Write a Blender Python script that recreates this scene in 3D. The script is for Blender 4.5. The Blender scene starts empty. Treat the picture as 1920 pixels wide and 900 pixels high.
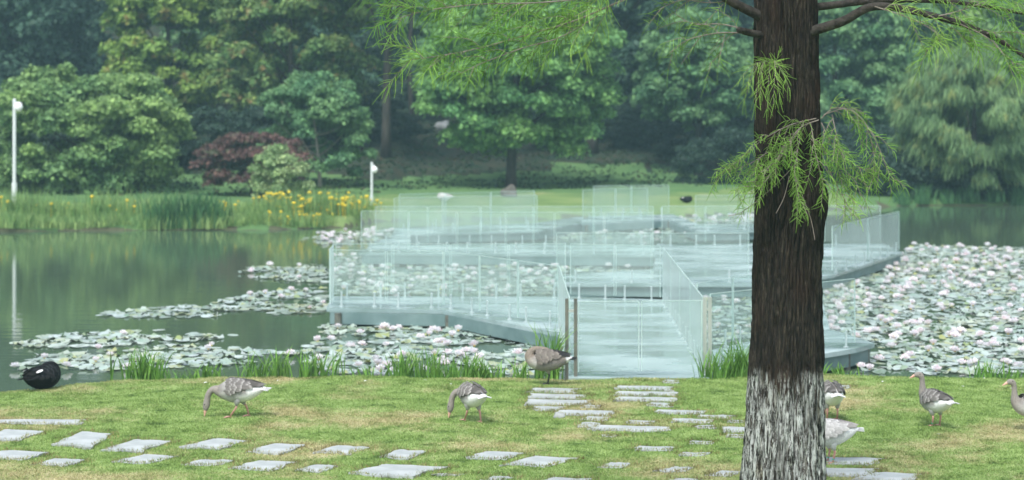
import bpy, math, random
import numpy as np
from mathutils import Vector, noise, Matrix

R = math.radians
rng = np.random.default_rng(7)
random.seed(7)
F, HZ, CH = 3600.0, 204.0, 3.95          # focal length and horizon row of the 1920 px photograph, camera height (m)
scn = bpy.context.scene
col = scn.collection

# ------------------------------------------------------------------ camera, world, sun, exposure
cd = bpy.data.cameras.new('camera'); cam = bpy.data.objects.new('camera', cd); col.objects.link(cam)
cam.location = (0, 0, CH); cam.rotation_euler = (R(90), 0, 0)
cd.sensor_width = 36; cd.lens = 36 * F / 1920; cd.shift_y = -(450 - HZ) / 1920
cd.clip_start = .1; cd.clip_end = 2000
cd.dof.use_dof = True; cd.dof.focus_distance = 20.5; cd.dof.aperture_fstop = 1.7
scn.camera = cam
SUN_EL, SUN_ROT = R(58), R(200)
w = bpy.data.worlds.new('World'); scn.world = w; w.use_nodes = True
wn = w.node_tree.nodes; sky = wn.new('ShaderNodeTexSky'); sky.sky_type = 'NISHITA'; sky.sun_disc = False
sky.sun_elevation = SUN_EL; sky.sun_rotation = SUN_ROT; sky.air_density = 1.0; sky.dust_density = 2.5; sky.ozone_density = 1.2
hs = wn.new('ShaderNodeHueSaturation'); hs.inputs['Saturation'].default_value = .45   # thin cloud greys the sky
w.node_tree.links.new(sky.outputs[0], hs.inputs['Color']); w.node_tree.links.new(hs.outputs[0], wn['Background'].inputs[0]); wn['Background'].inputs[1].default_value = .13
sd = bpy.data.lights.new('sun', 'SUN'); sd.energy = 1.7; sd.angle = R(14); sd.color = (1, .97, .92)
sun = bpy.data.objects.new('sun', sd); col.objects.link(sun)
az = SUN_ROT
sdir = Vector((math.sin(az) * math.cos(SUN_EL), math.cos(az) * math.cos(SUN_EL), math.sin(SUN_EL)))
sun.rotation_euler = sdir.to_track_quat('Z', 'Y').to_euler(); sun.location = sdir * 60
scn.view_settings.view_transform = 'Standard'; scn.view_settings.look = 'None'
scn.view_settings.gamma = 1; scn.view_settings.exposure = 1.12
scn.cycles.transparent_max_bounces = 40; scn.cycles.max_bounces = 8; scn.cycles.volume_bounces = 1
scn.cycles.use_denoising = True

# ------------------------------------------------------------------ helpers
def gp(px, py, z=0.0):
    Y = F * (CH - z) / (py - HZ); return np.array(((px - 960) * Y / F, Y, z))
def at(px, py, Y):
    return np.array(((px - 960) * Y / F, Y, CH - (py - HZ) * Y / F))
def tag(o, label=None, cat=None, group=None, kind=None):
    if label and not kind: kind = 'thing'
    for k, v in (('label', label), ('category', cat), ('group', group), ('kind', kind)):
        if v: o[k] = v
    return o
def link(name, me, m, parent=None, loc=None):
    o = bpy.data.objects.new(name, me); col.objects.link(o)
    if m is not None and not me.materials:
        for mm in (m if isinstance(m, (list, tuple)) else [m]): me.materials.append(mm)
    if parent: o.parent = parent
    if loc is not None: o.location = loc
    return o
def empty(name, loc, rz=0, s=1):
    o = bpy.data.objects.new(name, None); col.objects.link(o); o.empty_display_size = .2
    o.location = loc; o.rotation_euler = (0, 0, rz); o.scale = (s, s, s); return o

class MB:
    def __init__(s): s.v = []; s.f = []; s.n = 0; s.c = []; s.mi = []
    def add(s, v, f, c=None, mi=0):
        v = np.asarray(v, float).reshape(-1, 3); s.v.append(v)
        for q in f: s.f.append([i + s.n for i in q]); s.mi.append(mi)
        if c is not None:
            c = np.asarray(c, float)
            if c.ndim == 1: c = np.tile(c, (len(v), 1))
            s.c.append(c)
        s.n += len(v)
    def box(s, a, b, c=None):
        x0, y0, z0 = a; x1, y1, z1 = b
        s.add([(x0,y0,z0),(x1,y0,z0),(x1,y1,z0),(x0,y1,z0),(x0,y0,z1),(x1,y0,z1),(x1,y1,z1),(x0,y1,z1)],
              [(0,3,2,1),(4,5,6,7),(0,1,5,4),(1,2,6,5),(2,3,7,6),(3,0,4,7)], c)
    def wallbox(s, p, q, z0, z1, t):
        p = np.array(p[:2]); q = np.array(q[:2]); d = q - p; n = np.array((-d[1], d[0])) / max(1e-6, np.hypot(*d)) * t / 2
        pts = [p - n, q - n, q + n, p + n]
        s.add([(*k, z0) for k in pts] + [(*k, z1) for k in pts],
              [(0,3,2,1),(4,5,6,7),(0,1,5,4),(1,2,6,5),(2,3,7,6),(3,0,4,7)])
    def prism(s, pts, z0, z1):
        n = len(pts); a = sum(pts[i][0]*pts[(i+1)%n][1]-pts[(i+1)%n][0]*pts[i][1] for i in range(n))
        if a < 0: pts = pts[::-1]
        s.add([(p[0], p[1], z0) for p in pts] + [(p[0], p[1], z1) for p in pts],
              [tuple(range(n))[::-1], tuple(range(n, 2*n))] + [(i, (i+1)%n, n+(i+1)%n, n+i) for i in range(n)])
    def tube(s, pts, rad, n=8, c=None, cap=True, sq=None):
        pts = np.asarray(pts, float); k = len(pts); rad = np.broadcast_to(rad, (k,)).astype(float)
        t = np.gradient(pts, axis=0); t /= np.linalg.norm(t, axis=1)[:, None] + 1e-9
        ref = np.array((0, 0, 1.)) if abs(t[0][2]) < .9 else np.array((1., 0, 0))
        vs = []; a = np.arange(n) * 2 * math.pi / n
        u = np.cross(ref, t[0]); u /= np.linalg.norm(u)
        for i in range(k):
            u = u - t[i] * np.dot(u, t[i]); u /= np.linalg.norm(u) + 1e-9; b = np.cross(t[i], u)
            vs.append(pts[i] + rad[i] * (np.cos(a)[:, None] * u + np.sin(a)[:, None] * b))
        f = [(i*n+j, i*n+(j+1)%n, (i+1)*n+(j+1)%n, (i+1)*n+j) for i in range(k-1) for j in range(n)]
        if cap: f += [tuple(range(n))[::-1], tuple(range((k-1)*n, k*n))]
        s.add(np.concatenate(vs), f, c)
    def ball(s, c0, r, nu=14, nv=9, c=None):
        r = np.broadcast_to(r, (3,)); v = []; f = []
        for i in range(nv + 1):
            th = math.pi * i / nv
            for j in range(nu):
                ph = 2 * math.pi * j / nu
                v.append((c0[0]+r[0]*math.sin(th)*math.cos(ph), c0[1]+r[1]*math.sin(th)*math.sin(ph), c0[2]+r[2]*math.cos(th)))
        for i in range(nv):
            for j in range(nu): f.append((i*nu+j, (i+1)*nu+j, (i+1)*nu+(j+1)%nu, i*nu+(j+1)%nu))
        s.add(v, f, c)
    def mesh(s, name, smooth=False):
        me = bpy.data.meshes.new(name); me.from_pydata(np.concatenate(s.v).tolist(), [], s.f)
        if s.c:
            ca = me.color_attributes.new('Col', 'FLOAT_COLOR', 'POINT'); c = np.concatenate(s.c)
            if c.shape[1] == 3: c = np.hstack([c, np.ones((len(c), 1))])
            ca.data.foreach_set('color', c.astype(np.float32).ravel())
        if any(s.mi): me.polygons.foreach_set('material_index', s.mi)
        if smooth: me.polygons.foreach_set('use_smooth', [True] * len(me.polygons))
        me.update(); return me
    def build(s, name, m, parent=None, loc=None, smooth=False):
        return link(name, s.mesh(name, smooth), m, parent, loc)

def fast_mesh(name, V, nv, smooth=False, mi=None):
    """V: (faces*nv, 3) separate faces with nv corners each"""
    V = np.ascontiguousarray(V, dtype=np.float32).reshape(-1, 3); n = len(V); k = n // nv
    me = bpy.data.meshes.new(name); me.vertices.add(n); me.vertices.foreach_set('co', V.ravel())
    me.loops.add(n); me.loops.foreach_set('vertex_index', np.arange(n, dtype=np.int32))
    me.polygons.add(k); me.polygons.foreach_set('loop_start', np.arange(0, n, nv, dtype=np.int32))
    me.polygons.foreach_set('loop_total', np.full(k, nv, dtype=np.int32))
    if mi is not None: me.polygons.foreach_set('material_index', np.asarray(mi, dtype=np.int32))
    me.update(calc_edges=True); return me
def idx_mesh(name, V, Fq, mi=None, smooth=False):
    V = np.ascontiguousarray(V, dtype=np.float32).reshape(-1, 3); Fq = np.asarray(Fq, dtype=np.int32); k, nv = Fq.shape
    me = bpy.data.meshes.new(name); me.vertices.add(len(V)); me.vertices.foreach_set('co', V.ravel())
    me.loops.add(k*nv); me.loops.foreach_set('vertex_index', Fq.ravel())
    me.polygons.add(k); me.polygons.foreach_set('loop_start', np.arange(0, k*nv, nv, dtype=np.int32))
    me.polygons.foreach_set('loop_total', np.full(k, nv, dtype=np.int32))
    if mi is not None: me.polygons.foreach_set('material_index', np.asarray(mi, dtype=np.int32))
    if smooth: me.polygons.foreach_set('use_smooth', np.ones(k, dtype=bool))
    me.update(calc_edges=True); return me

# ------------------------------------------------------------------ materials
class NT:
    def __init__(s, name):
        s.m = bpy.data.materials.new(name); s.m.use_nodes = True; s.t = s.m.node_tree; s.n = s.t.nodes
        s.p = s.n['Principled BSDF']; s.out = s.n['Material Output']
        s.geo = None
    def new(s, k, **kw):
        o = s.n.new(k)
        for a, b in kw.items(): setattr(o, a, b)
        return o
    def L(s, a, b): s.t.links.new(a, b)
    def coord(s, kind='Object', scale=(1,1,1)):
        tc = s.new('ShaderNodeTexCoord'); mp = s.new('ShaderNodeMapping'); mp.inputs['Scale'].default_value = scale
        s.L(tc.outputs[kind], mp.inputs[0]); return mp.outputs[0]
    def noise(s, vec, scale, detail=4, rough=.55, dist=0):
        n = s.new('ShaderNodeTexNoise'); n.inputs['Scale'].default_value = scale; n.inputs['Detail'].default_value = detail
        n.inputs['Roughness'].default_value = rough; n.inputs['Distortion'].default_value = dist; s.L(vec, n.inputs[0]); return n.outputs[0]
    def ramp(s, fac, stops):
        r = s.new('ShaderNodeValToRGB'); e = r.color_ramp.elements
        while len(e) < len(stops): e.new(.5)
        for i, (p, c) in enumerate(stops):
            e[i].position = p; e[i].color = (*c, 1) if len(c) == 3 else c
        s.L(fac, r.inputs[0]); return r.outputs[0]
    def mix(s, fac, a, b, mode='MIX'):
        m = s.new('ShaderNodeMix'); m.data_type = 'RGBA'; m.blend_type = mode
        for v, i in ((fac, 0), (a, 6), (b, 7)):
            if isinstance(v, (int, float)): m.inputs[i].default_value = v
            elif isinstance(v, tuple): m.inputs[i].default_value = (*v, 1)
            else: s.L(v, m.inputs[i])
        return m.outputs[2]
    def bump(s, h, strength, dist=.01):
        b = s.new('ShaderNodeBump'); b.inputs['Strength'].default_value = strength; b.inputs['Distance'].default_value = dist
        s.L(h, b.inputs['Height']); s.L(b.outputs[0], s.p.inputs['Normal'])
    def col(s, c):
        if isinstance(c, tuple): s.p.inputs['Base Color'].default_value = (*c, 1)
        else: s.L(c, s.p.inputs['Base Color'])
    def rough(s, r, spec=None):
        s.p.inputs['Roughness'].default_value = r
        if spec is not None: s.p.inputs['Specular IOR Level'].default_value = spec

def mottled(name, a, b, scale=8, rough=.7, bump=0, spec=.3, kind='Object', vs=(1,1,1), metal=0, bscale=None):
    t = NT(name); v = t.coord(kind, vs); n = t.noise(v, scale)
    t.col(t.ramp(n, [(.3, a), (.7, b)])); t.rough(rough, spec); t.p.inputs['Metallic'].default_value = metal
    if bump: t.bump(t.noise(v, bscale or scale * 3, 6), bump, .02)
    return t.m
def leafmat(name, a, b, c=None, nscale=.35, transl=.3, rough=.6, ramp=(.35, .65)):
    t = NT(name); v = t.coord('Object'); n = t.noise(v, nscale, 3)
    g = t.new('ShaderNodeNewGeometry'); base = t.ramp(n, [(ramp[0], a), (ramp[1], b)])
    rnd = t.ramp(g.outputs['Random Per Island'], [(0, (.6,.62,.6)), (.85, (1.25,1.25,1.2)), (1, (1.6,1.55,1.3))])
    cc = t.mix(1.0, base, rnd, 'MULTIPLY')
    if c:
        n2 = t.noise(v, nscale * 3.1, 2); cc = t.mix(t.ramp(n2, [(.56, (0,0,0)), (.68, (1,1,1))]), cc, c)
    d = t.p; t.col(cc); t.rough(rough, .25)
    tr = t.new('ShaderNodeBsdfTranslucent'); t.L(cc, tr.inputs[0]); ms = t.new('ShaderNodeMixShader'); ms.inputs[0].default_value = transl
    t.L(d.outputs[0], ms.inputs[1]); t.L(tr.outputs[0], ms.inputs[2]); t.L(ms.outputs[0], t.out.inputs[0]); return t.m
def vcol(name, rough=.7, spec=.2, nz=25, amt=.25):
    t = NT(name); a = t.new('ShaderNodeVertexColor'); a.layer_name = 'Col'
    n = t.noise(t.coord('Object', (1, 1, 1)), nz, 5, .7)
    t.col(t.mix(1.0, a.outputs[0], t.ramp(n, [(.3, (1-amt,)*3), (.7, (1+amt,)*3)]), 'MULTIPLY')); t.rough(rough, spec)
    t.bump(n, .4, .01); return t.m

M = {}
# lawn soil and thatch with green/straw patches
def lawn_nodes(t, dark):
    v = t.coord('Object')
    n1 = t.noise(v, .55, 5, .6); n2 = t.noise(v, 3.0, 5, .65); n3 = t.noise(v, 24, 4, .7)
    g = t.ramp(n2, [(.32, (.10*dark,.17*dark,.05*dark)), (.45, (.22*dark,.33*dark,.10*dark)), (.70, (.34*dark,.45*dark,.175*dark))])
    s = t.ramp(n2, [(.3, (.34*dark,.31*dark,.15*dark)), (.7, (.60*dark,.52*dark,.35*dark))])
    ms = t.new('ShaderNodeMath', operation='MULTIPLY_ADD'); t.L(n3, ms.inputs[0]); ms.inputs[1].default_value = .45; ms.inputs[2].default_value = -.22
    ad = t.new('ShaderNodeMath', operation='ADD'); t.L(n1, ad.inputs[0]); t.L(ms.outputs[0], ad.inputs[1])
    return v, t.mix(t.ramp(ad.outputs[0], [(.50, (0,0,0)), (.66, (.9,)*3)]), g, s), n3
t = NT('lawn_turf'); v, c, n3 = lawn_nodes(t, .9); t.col(c); t.rough(.9, .1); t.bump(n3, .8, .04); M['lawn'] = t.m
t = NT('grass_blades'); v, c, n3 = lawn_nodes(t, 1.0)
g = t.new('ShaderNodeNewGeometry'); c = t.mix(1.0, c, t.ramp(g.outputs['Random Per Island'], [(0, (.7,.72,.6)), (1, (1.3,1.28,1.25))]), 'MULTIPLY')
t.col(c); t.rough(.7, .15); tr = t.new('ShaderNodeBsdfTranslucent'); t.L(c, tr.inputs[0]); ms = t.new('ShaderNodeMixShader'); ms.inputs[0].default_value = .35
t.L(t.p.outputs[0], ms.inputs[1]); t.L(tr.outputs[0], ms.inputs[2]); t.L(ms.outputs[0], t.out.inputs[0]); M['blade'] = t.m
M['straw'] = leafmat('straw_thatch', (.16,.13,.06), (.34,.28,.14), nscale=3, transl=.2)
M['bank'] = mottled('pond_mud', (.05,.05,.035), (.09,.10,.05), 3, .9, .5)
t = NT('far_lawn'); v = t.coord('Object', (1, 1, 1))
a = t.ramp(t.noise(v, .5, 5), [(.3, (.09,.16,.06)), (.55, (.15,.225,.08)), (.75, (.26,.26,.14))]); t.col(a); t.rough(.9, .1); t.bump(t.noise(v, 10, 5), .6, .05); M['farlawn'] = t.m
M['shadelawn'] = mottled('far_lawn_painted_shade', (.06,.13,.05), (.11,.20,.075), .7, .95, .6, .1)  # far lawn in darker green: the trees' shade is put into the colour
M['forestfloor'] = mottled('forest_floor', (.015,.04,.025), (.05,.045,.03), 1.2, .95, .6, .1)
t = NT('pond_water'); v = t.coord('Object', (.35, 1, 1)); t.col((.07,.11,.07)); t.rough(.045, .5); t.p.inputs['IOR'].default_value = 1.33
t.bump(t.noise(v, 3.5, 3, .5), .06, .05); M['water'] = t.m
M['slab'] = mottled('slate_slab', (.27,.30,.30), (.46,.49,.49), 3, .42, .25, .5, bscale=14)
t = NT('lily_pad'); g = t.new('ShaderNodeNewGeometry')
c = t.ramp(g.outputs['Random Per Island'], [(0, (.07,.15,.08)), (.3, (.20,.32,.24)), (.72, (.45,.55,.51)), (.80, (.13,.24,.06)), (1, (.30,.34,.06))])  # pale silvery steps paint the sky's sheen into the pad green
gm = t.ramp(t.noise(t.coord('Object'), .33, 3), [(.47, (0,0,0)), (.60, (.8,)*3)])
c = t.mix(gm, c, t.ramp(g.outputs['Random Per Island'], [(0, (.06,.13,.04)), (.35, (.22,.32,.14)), (.6, (.42,.52,.42)), (1, (.34,.36,.07))])); t.col(c); t.rough(.32, .6); t.p.inputs['Sheen Weight'].default_value = .35; t.p.inputs['Sheen Roughness'].default_value = .5
t.p.inputs['Coat Weight'].default_value = 1; t.p.inputs['Coat Roughness'].default_value = .22; M['pad'] = t.m
t = NT('lily_petal'); g = t.new('ShaderNodeNewGeometry')
t.col(t.ramp(g.outputs['Random Per Island'], [(0, (.88,.90,.93)), (.7, (.90,.86,.88)), (1, (.87,.62,.66))])); t.rough(.5, .3)
tr = t.new('ShaderNodeBsdfTranslucent'); tr.inputs[0].default_value = (.9,.9,.93,1); ms = t.new('ShaderNodeMixShader'); ms.inputs[0].default_value = .4
t.L(t.p.outputs[0], ms.inputs[1]); t.L(tr.outputs[0], ms.inputs[2]); t.L(ms.outputs[0], t.out.inputs[0]); M['petal'] = t.m
M['stamen'] = mottled('lily_stamen', (.7,.5,.08), (.8,.6,.15), 30)
M['deck'] = NT('wet_deck'); t = M['deck']; v = t.coord('Object', (.35, 1, 1))
n = t.noise(t.coord('Object', (.55, 1, 1)), .75, 4, .55, .5); t.col(t.ramp(n, [(.36, (.16,.24,.23)), (.47, (.26,.35,.355)), (.7, (.38,.47,.475))]))
t.L(t.ramp(n, [(.4, (.12,)*3), (.65, (.4,)*3)]), t.p.inputs['Roughness']); t.p.inputs['Specular IOR Level'].default_value = .6
wv = t.new('ShaderNodeTexWave'); wv.wave_type = 'BANDS'; wv.bands_direction = 'Y'; wv.inputs['Scale'].default_value = 1.1; t.L(t.coord('Object'), wv.inputs[0])
t.bump(t.ramp(wv.outputs[0], [(0, (0,0,0)), (.06, (1,1,1))]), .3, .01); M['deck'] = t.m
M['fascia'] = mottled('painted_steel_beam', (.10,.17,.17), (.17,.25,.25), 2.5, .5, .15, .4)
M['steel'] = mottled('stainless_steel', (.50,.54,.54), (.66,.69,.69), 6, .32, 0, .5, metal=.7)
M['darksteel'] = mottled('weathered_post', (.09,.10,.09), (.20,.20,.16), 6, .5, 0, .4, metal=.3)
M['clampmat'] = mottled('pale_glass_clamp', (.32,.40,.40), (.46,.54,.54), 9, .35, 0, .5)
M['whitepaint'] = mottled('white_lamp_paint', (.55,.60,.61), (.66,.70,.70), 3, .4)
M['lampglobe'] = mottled('opal_globe', (.8,.82,.82), (.86,.87,.87), 3, .25)
# railing glass: clear, slightly green, with a dusty wet film
t = NT('railing_glass'); tp = t.new('ShaderNodeBsdfTransparent'); tp.inputs[0].default_value = (.955,.985,.975,1)
t.col(t.ramp(t.noise(t.coord('Object', (1,1,.6)), 1.6, 5, .6), [(.3, (.58,.68,.65)), (.7, (.74,.81,.79))])); t.rough(.15, .6)
lw = t.new('ShaderNodeLayerWeight'); lw.inputs[0].default_value = .5; fr = t.new('ShaderNodeMath', operation='POWER'); t.L(lw.outputs['Facing'], fr.inputs[0]); fr.inputs[1].default_value = 7
ml = t.new('ShaderNodeMath', operation='MULTIPLY_ADD'); t.L(t.ramp(t.noise(t.coord('Object'), .9, 3), [(.3, (.75,)*3), (.7, (1.3,)*3)]), ml.inputs[0])
ml.inputs[1].default_value = .105
t.L(fr.outputs[0], ml.inputs[2]); ms = t.new('ShaderNodeMixShader'); t.L(ml.outputs[0], ms.inputs[0])
tl = t.new('ShaderNodeBsdfTranslucent'); tl.inputs[0].default_value = (.72,.80,.77,1); m2 = t.new('ShaderNodeMixShader'); m2.inputs[0].default_value = .4
t.L(t.p.outputs[0], m2.inputs[1]); t.L(tl.outputs[0], m2.inputs[2])
t.L(tp.outputs[0], ms.inputs[1]); t.L(m2.outputs[0], ms.inputs[2]); t.L(ms.outputs[0], t.out.inputs[0]); M['glass'] = t.m
M['glassedge'] = mottled('glass_edge', (.34,.48,.45), (.48,.60,.57), 5, .3)

# ------------------------------------------------------------------ ground
ne = np.array([gp(a, b)[:2] for a, b in [(-900,770),(-300,748),(0,735),(70,728),(150,719),(240,711),(400,706),(700,705),(960,708),(1060,709),(1340,709),(1400,703),(1550,700),(1700,706),(1920,708),(2300,712),(3200,720)]])
fe = np.array([gp(a, b, -.35)[:2] for a, b in [(-1500,436),(0,434),(300,432),(560,430),(650,427),(700,416),(760,413),(1100,410),(1300,408),(1420,400),(1560,393),(1700,386),(1920,384),(3200,384)]])
def yE(X): return np.interp(X, ne[:, 0], ne[:, 1])
def yF(X): return np.interp(X, fe[:, 0], fe[:, 1])
def sm(x): x = np.clip(x, 0, 1); return x * x * (3 - 2 * x)
def wob(X, Y, s):
    return np.sin(X*s*1.3+Y*s*.7+1.1)*np.sin(Y*s*1.1-X*s*.5+.4)+.5*np.sin(X*s*2.9-Y*s*2.3)*np.sin(Y*s*3.1+2)
def height(X, Y):
    dn = Y - yE(X) - .05 * wob(X, Y, 4); df = Y - yF(X) - .3 * wob(X, Y, .8)
    near = -1.3 * sm(dn / .9 + .12) + .012 * wob(X, Y, 1.7)
    hill = np.interp(df, [0, 1.2, 6, 22, 40, 75, 120, 400], [-.35, -.02, .06, .3, 2.8, 11, 17, 25])
    far = np.where(df < 0, np.maximum(-1.3, -.35 + df * .5), hill + .12 * wob(X, Y, .3) * sm((df - 10) / 20))
    return np.where(Y < 45, near, far)
def gz(x, y): return float(height(np.array(x, float), np.array(y, float)))
xs = np.concatenate([np.linspace(-400, -45, 14), np.arange(-40, -12, 1.), np.arange(-12, 12, .16), np.arange(12, 40, 1.), np.linspace(45, 400, 14)])
ys = np.concatenate([np.linspace(-60, 10, 12), np.arange(11, 17, .5), np.arange(17, 30, .1), np.arange(30, 60, 1.5), np.arange(60, 100, .5), np.arange(100, 200, 3), np.linspace(200, 500, 8)])
XX, YY = np.meshgrid(xs, ys); ZZ = height(XX, YY); nx, ny = len(xs), len(ys)
i = np.arange(ny - 1)[:, None] * nx + np.arange(nx - 1)[None]; Fq = np.stack([i, i + 1, i + nx + 1, i + nx], -1).reshape(-1, 4)
cx = ((XX[:-1, :-1] + XX[1:, 1:]) / 2).ravel(); cy = ((YY[:-1, :-1] + YY[1:, 1:]) / 2).ravel(); cz = ((ZZ[:-1, :-1] + ZZ[1:, 1:]) / 2).ravel()
dF = cy - yF(cx); mi = np.where(cy < 45, np.where(cz < -.12, 1, 0), np.where(cz < -.3, 1, np.where(dF > 25 + 2 * np.sin(cx * .4), 3, np.where(dF > 11 + 1.2 * np.sin(cx * .7) + np.sin(cx * 1.9), 4, np.where((cx > 14.5) | ((cx < -6.5) & (dF < 3)), 4, 2)))))  # shade-toned lawn under the trees, reused on right shore and left bank
g = link('ground', idx_mesh('ground', np.stack([XX, YY, ZZ], -1), Fq, mi, True), [M['lawn'], M['bank'], M['farlawn'], M['forestfloor'], M['shadelawn']]); tag(g, kind='structure')
wm = MB(); wm.add([(-300, 20, -.35), (300, 20, -.35), (300, 120, -.35), (-300, 120, -.35)], [(0, 1, 2, 3)])
tag(wm.build('pond_water', M['water']), kind='structure')

# ------------------------------------------------------------------ foliage generator
def crown(name, rad, lobes, per, leaf, seed, style='broad', flat=.8, low=-.55, inner=.5, lobe=(.22, .36)):
    if style == 'willow': per = int(per*1.5)
    else: lobes, per, leaf, lobe = int(lobes*1.5), int(per*1.25), leaf*.72, (lobe[0]*.72, lobe[1]*.9)
    r = np.random.default_rng(seed); rad = np.array(rad)
    d = r.normal(size=(lobes * 3, 3)); d /= np.linalg.norm(d, axis=1)[:, None]; d = d[d[:, 2] > low][:lobes]
    k = len(d); cen = d * rad * (inner + (1 - inner) * r.random((k, 1)) ** .5) * (1 - .18 * r.random((k, 1)))
    lr = (lobe[0] + (lobe[1] - lobe[0]) * r.random(k)) * rad[:2].mean()
    n = k * per; idx = np.repeat(np.arange(k), per)
    q = r.normal(size=(n, 3)); q /= np.linalg.norm(q, axis=1)[:, None]; q[:, 2] = np.where(q[:, 2] < -.2, -q[:, 2], q[:, 2])
    rr = (.45 + .6 * r.random((n, 1)) ** .6) * lr[idx][:, None]
    p = cen[idx] + q * rr * np.array((1, 1, flat))
    p += r.normal(size=(n, 3)) * leaf * .5
    if style == 'willow':
        L = leaf * (2.2 + 2.6 * r.random((n, 1))); wd = leaf * .17 * (.6 + .8 * r.random((n, 1)))
        out = p * np.array((1, 1, 0)); out /= np.linalg.norm(out, axis=1)[:, None] + 1e-6
        ax = np.array((0, 0, -1.)) + out * .28 + r.normal(size=(n, 3)) * .22
        ax /= np.linalg.norm(ax, axis=1)[:, None]
        sd = np.cross(ax, r.normal(size=(n, 3))); sd /= np.linalg.norm(sd, axis=1)[:, None]
        V = np.stack([p - sd * wd * .4, p + ax * L * .5 - sd * wd, p + ax * L, p + ax * L * .5 + sd * wd], 1)
        return fast_mesh(name, V, 4)
    nm = q * .9 + np.array((0, 0, .5)) + r.normal(size=(n, 3)) * .65; nm /= np.linalg.norm(nm, axis=1)[:, None]
    a = np.cross(nm, r.normal(size=(n, 3))); a /= np.linalg.norm(a, axis=1)[:, None]; b = np.cross(nm, a)
    s = leaf * (.5 + .9 * r.random((n, 1))); asp = .45 + .3 * r.random((n, 1))
    droop = np.array((0, 0, -.25)) * s
    V = np.stack([p - a * s, p - b * s * asp, p + a * s + droop, p + b * s * asp], 1)
    return fast_mesh(name, V, 4)

def bez(p0, p1, p2, n=7):
    t = np.linspace(0, 1, n)[:, None]; p0, p1, p2 = map(np.asarray, (p0, p1, p2)); return (1-t)**2*p0 + 2*t*(1-t)*p1 + t*t*p2

M['bark_dark'] = mottled('dark_bark', (.03,.03,.028), (.07,.065,.055), 6, .9, .8, .1, vs=(1,1,.2))
M['bark_pale'] = mottled('pale_bark', (.20,.20,.16), (.32,.31,.26), 4, .85, .5, .1, vs=(1,1,.2))
LM = {
 'dark':  leafmat('foliage_dark_evergreen', (0.031,0.076,0.055), (0.065,0.138,0.093), nscale=.4),
 'yellowgreen': leafmat('foliage_yellow_green', (0.121,0.234,0.058), (0.293,0.432,0.091), (0.293,0.234,0.083), nscale=.4),
 'olive': leafmat('foliage_olive', (0.097,0.202,0.069), (0.209,0.302,0.092), (0.258,0.202,0.085), nscale=.5),
 'teal':  leafmat('foliage_mid_green', (0.079,0.194,0.093), (0.176,0.321,0.139), nscale=.6),
 'tealtop': leafmat('foliage_fresh_green', (0.109,0.222,0.092), (0.255,0.393,0.134), nscale=.35),
 'maple': leafmat('foliage_purple_red', (.085,.05,.05), (.16,.085,.08), (.11,.14,.08), nscale=.7),
 'lime':  leafmat('foliage_pale_green', (0.176,0.297,0.121), (0.363,0.462,0.242), nscale=.9),
 'camphor': leafmat('foliage_bright_green', (0.090,0.224,0.083), (0.234,0.431,0.123), nscale=.5),
 'willow': leafmat('foliage_willow', (.10,.19,.085), (.19,.31,.14), (.24,.30,.10), nscale=.5),
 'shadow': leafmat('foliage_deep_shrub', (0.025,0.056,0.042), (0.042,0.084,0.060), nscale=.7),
}
seedc = [100]
def tree(box, D, lm, label, cat='tree', name='broadleaf_tree', bark='bark_dark', tr=.22, group=None, lobes=70, per=230, leaf=.17,
         trunk_px=None, lean=0, style='broad', depth=.8, low=-.55, flat=.8, cm=None, foot=None, lobe=(.22, .36)):
    x0, x1, y0, y1 = box; c = at((x0+x1)/2, (y0+y1)/2, D); rx = (x1-x0)/2*D/F; rz = (y1-y0)/2*D/F
    tx = trunk_px if trunk_px is not None else (x0+x1)/2; bx = at(tx, 0, D)[0]; z0 = gz(bx, D)
    root = empty(name, (bx, D, z0)); tag(root, label, cat, group)
    cl = np.array((c[0]-bx, 0, c[2]-z0)); seedc[0] += 1; r = np.random.default_rng(seedc[0])
    me = cm or crown('crown', (rx, rx*depth, rz), lobes, per, leaf, seedc[0], style, flat, low, lobe=lobe)
    o = link('crown', me, LM[lm], root, tuple(cl))
    tk = MB(); top = cl + np.array((0, 0, rz*.35)); mid = np.array((lean, 0, max(.4, cl[2]*.5)))
    P = bez((0, 0, -.3), mid, top, 9); rr = np.linspace(tr*1.15, tr*.3, 9); rr[0] *= 1.25; tk.tube(P, rr, 10)
    for k in range(7 if style != 'bush' else 4):
        a = r.random()*6.28; s = P[3 + k % 4]; e = cl + np.array((math.cos(a)*rx*.7, math.sin(a)*rx*depth*.7, rz*(-.3+.8*r.random())))
        tk.tube(bez(s, (s+e)/2 + np.array((0, 0, -.08*rz)), e, 6), np.linspace(tr*.42, tr*.08, 6), 6)
    tk.build('trunk', M[bark], root, smooth=True)
    return root

T = tree
T((-260,240,-160,340), 121, 'dark', 'tall dark blue-green evergreen behind the left shrubs', lobes=140, per=260, leaf=.26, lobe=(.16,.26), low=-.95)
T((190,440,-190,300), 108, 'yellowgreen', 'tall yellow-green tree right of the dark evergreen', lobes=130, per=260, leaf=.2, lobe=(.16,.27), low=-.9)
T((385,705,-170,330), 102, 'olive', 'big olive-green tree with orange-tinged leaves behind the purple maple', lobes=150, per=260, leaf=.19, lobe=(.15,.25), low=-.9)
T((-70,385,118,400), 86, 'tealtop', 'broad bushy green tree behind the tall white lamp post', lobes=170, per=270, leaf=.145, depth=.6, low=-.95, lobe=(.12,.21), tr=.12)
T((470,702,128,372), 89, 'teal', 'mid-green tree with thin pale trunk between maple and tall dark trunk', lobes=75, per=240, leaf=.13, trunk_px=600, bark='bark_pale', tr=.1, low=-.7, lobe=(.16,.27))
T((362,582,240,382), 84, 'maple', 'purple-red leaved maple behind the pale green shrub', name='purple_maple', lobes=60, per=150, leaf=.12, flat=.4, tr=.08, low=-.6)
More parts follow.
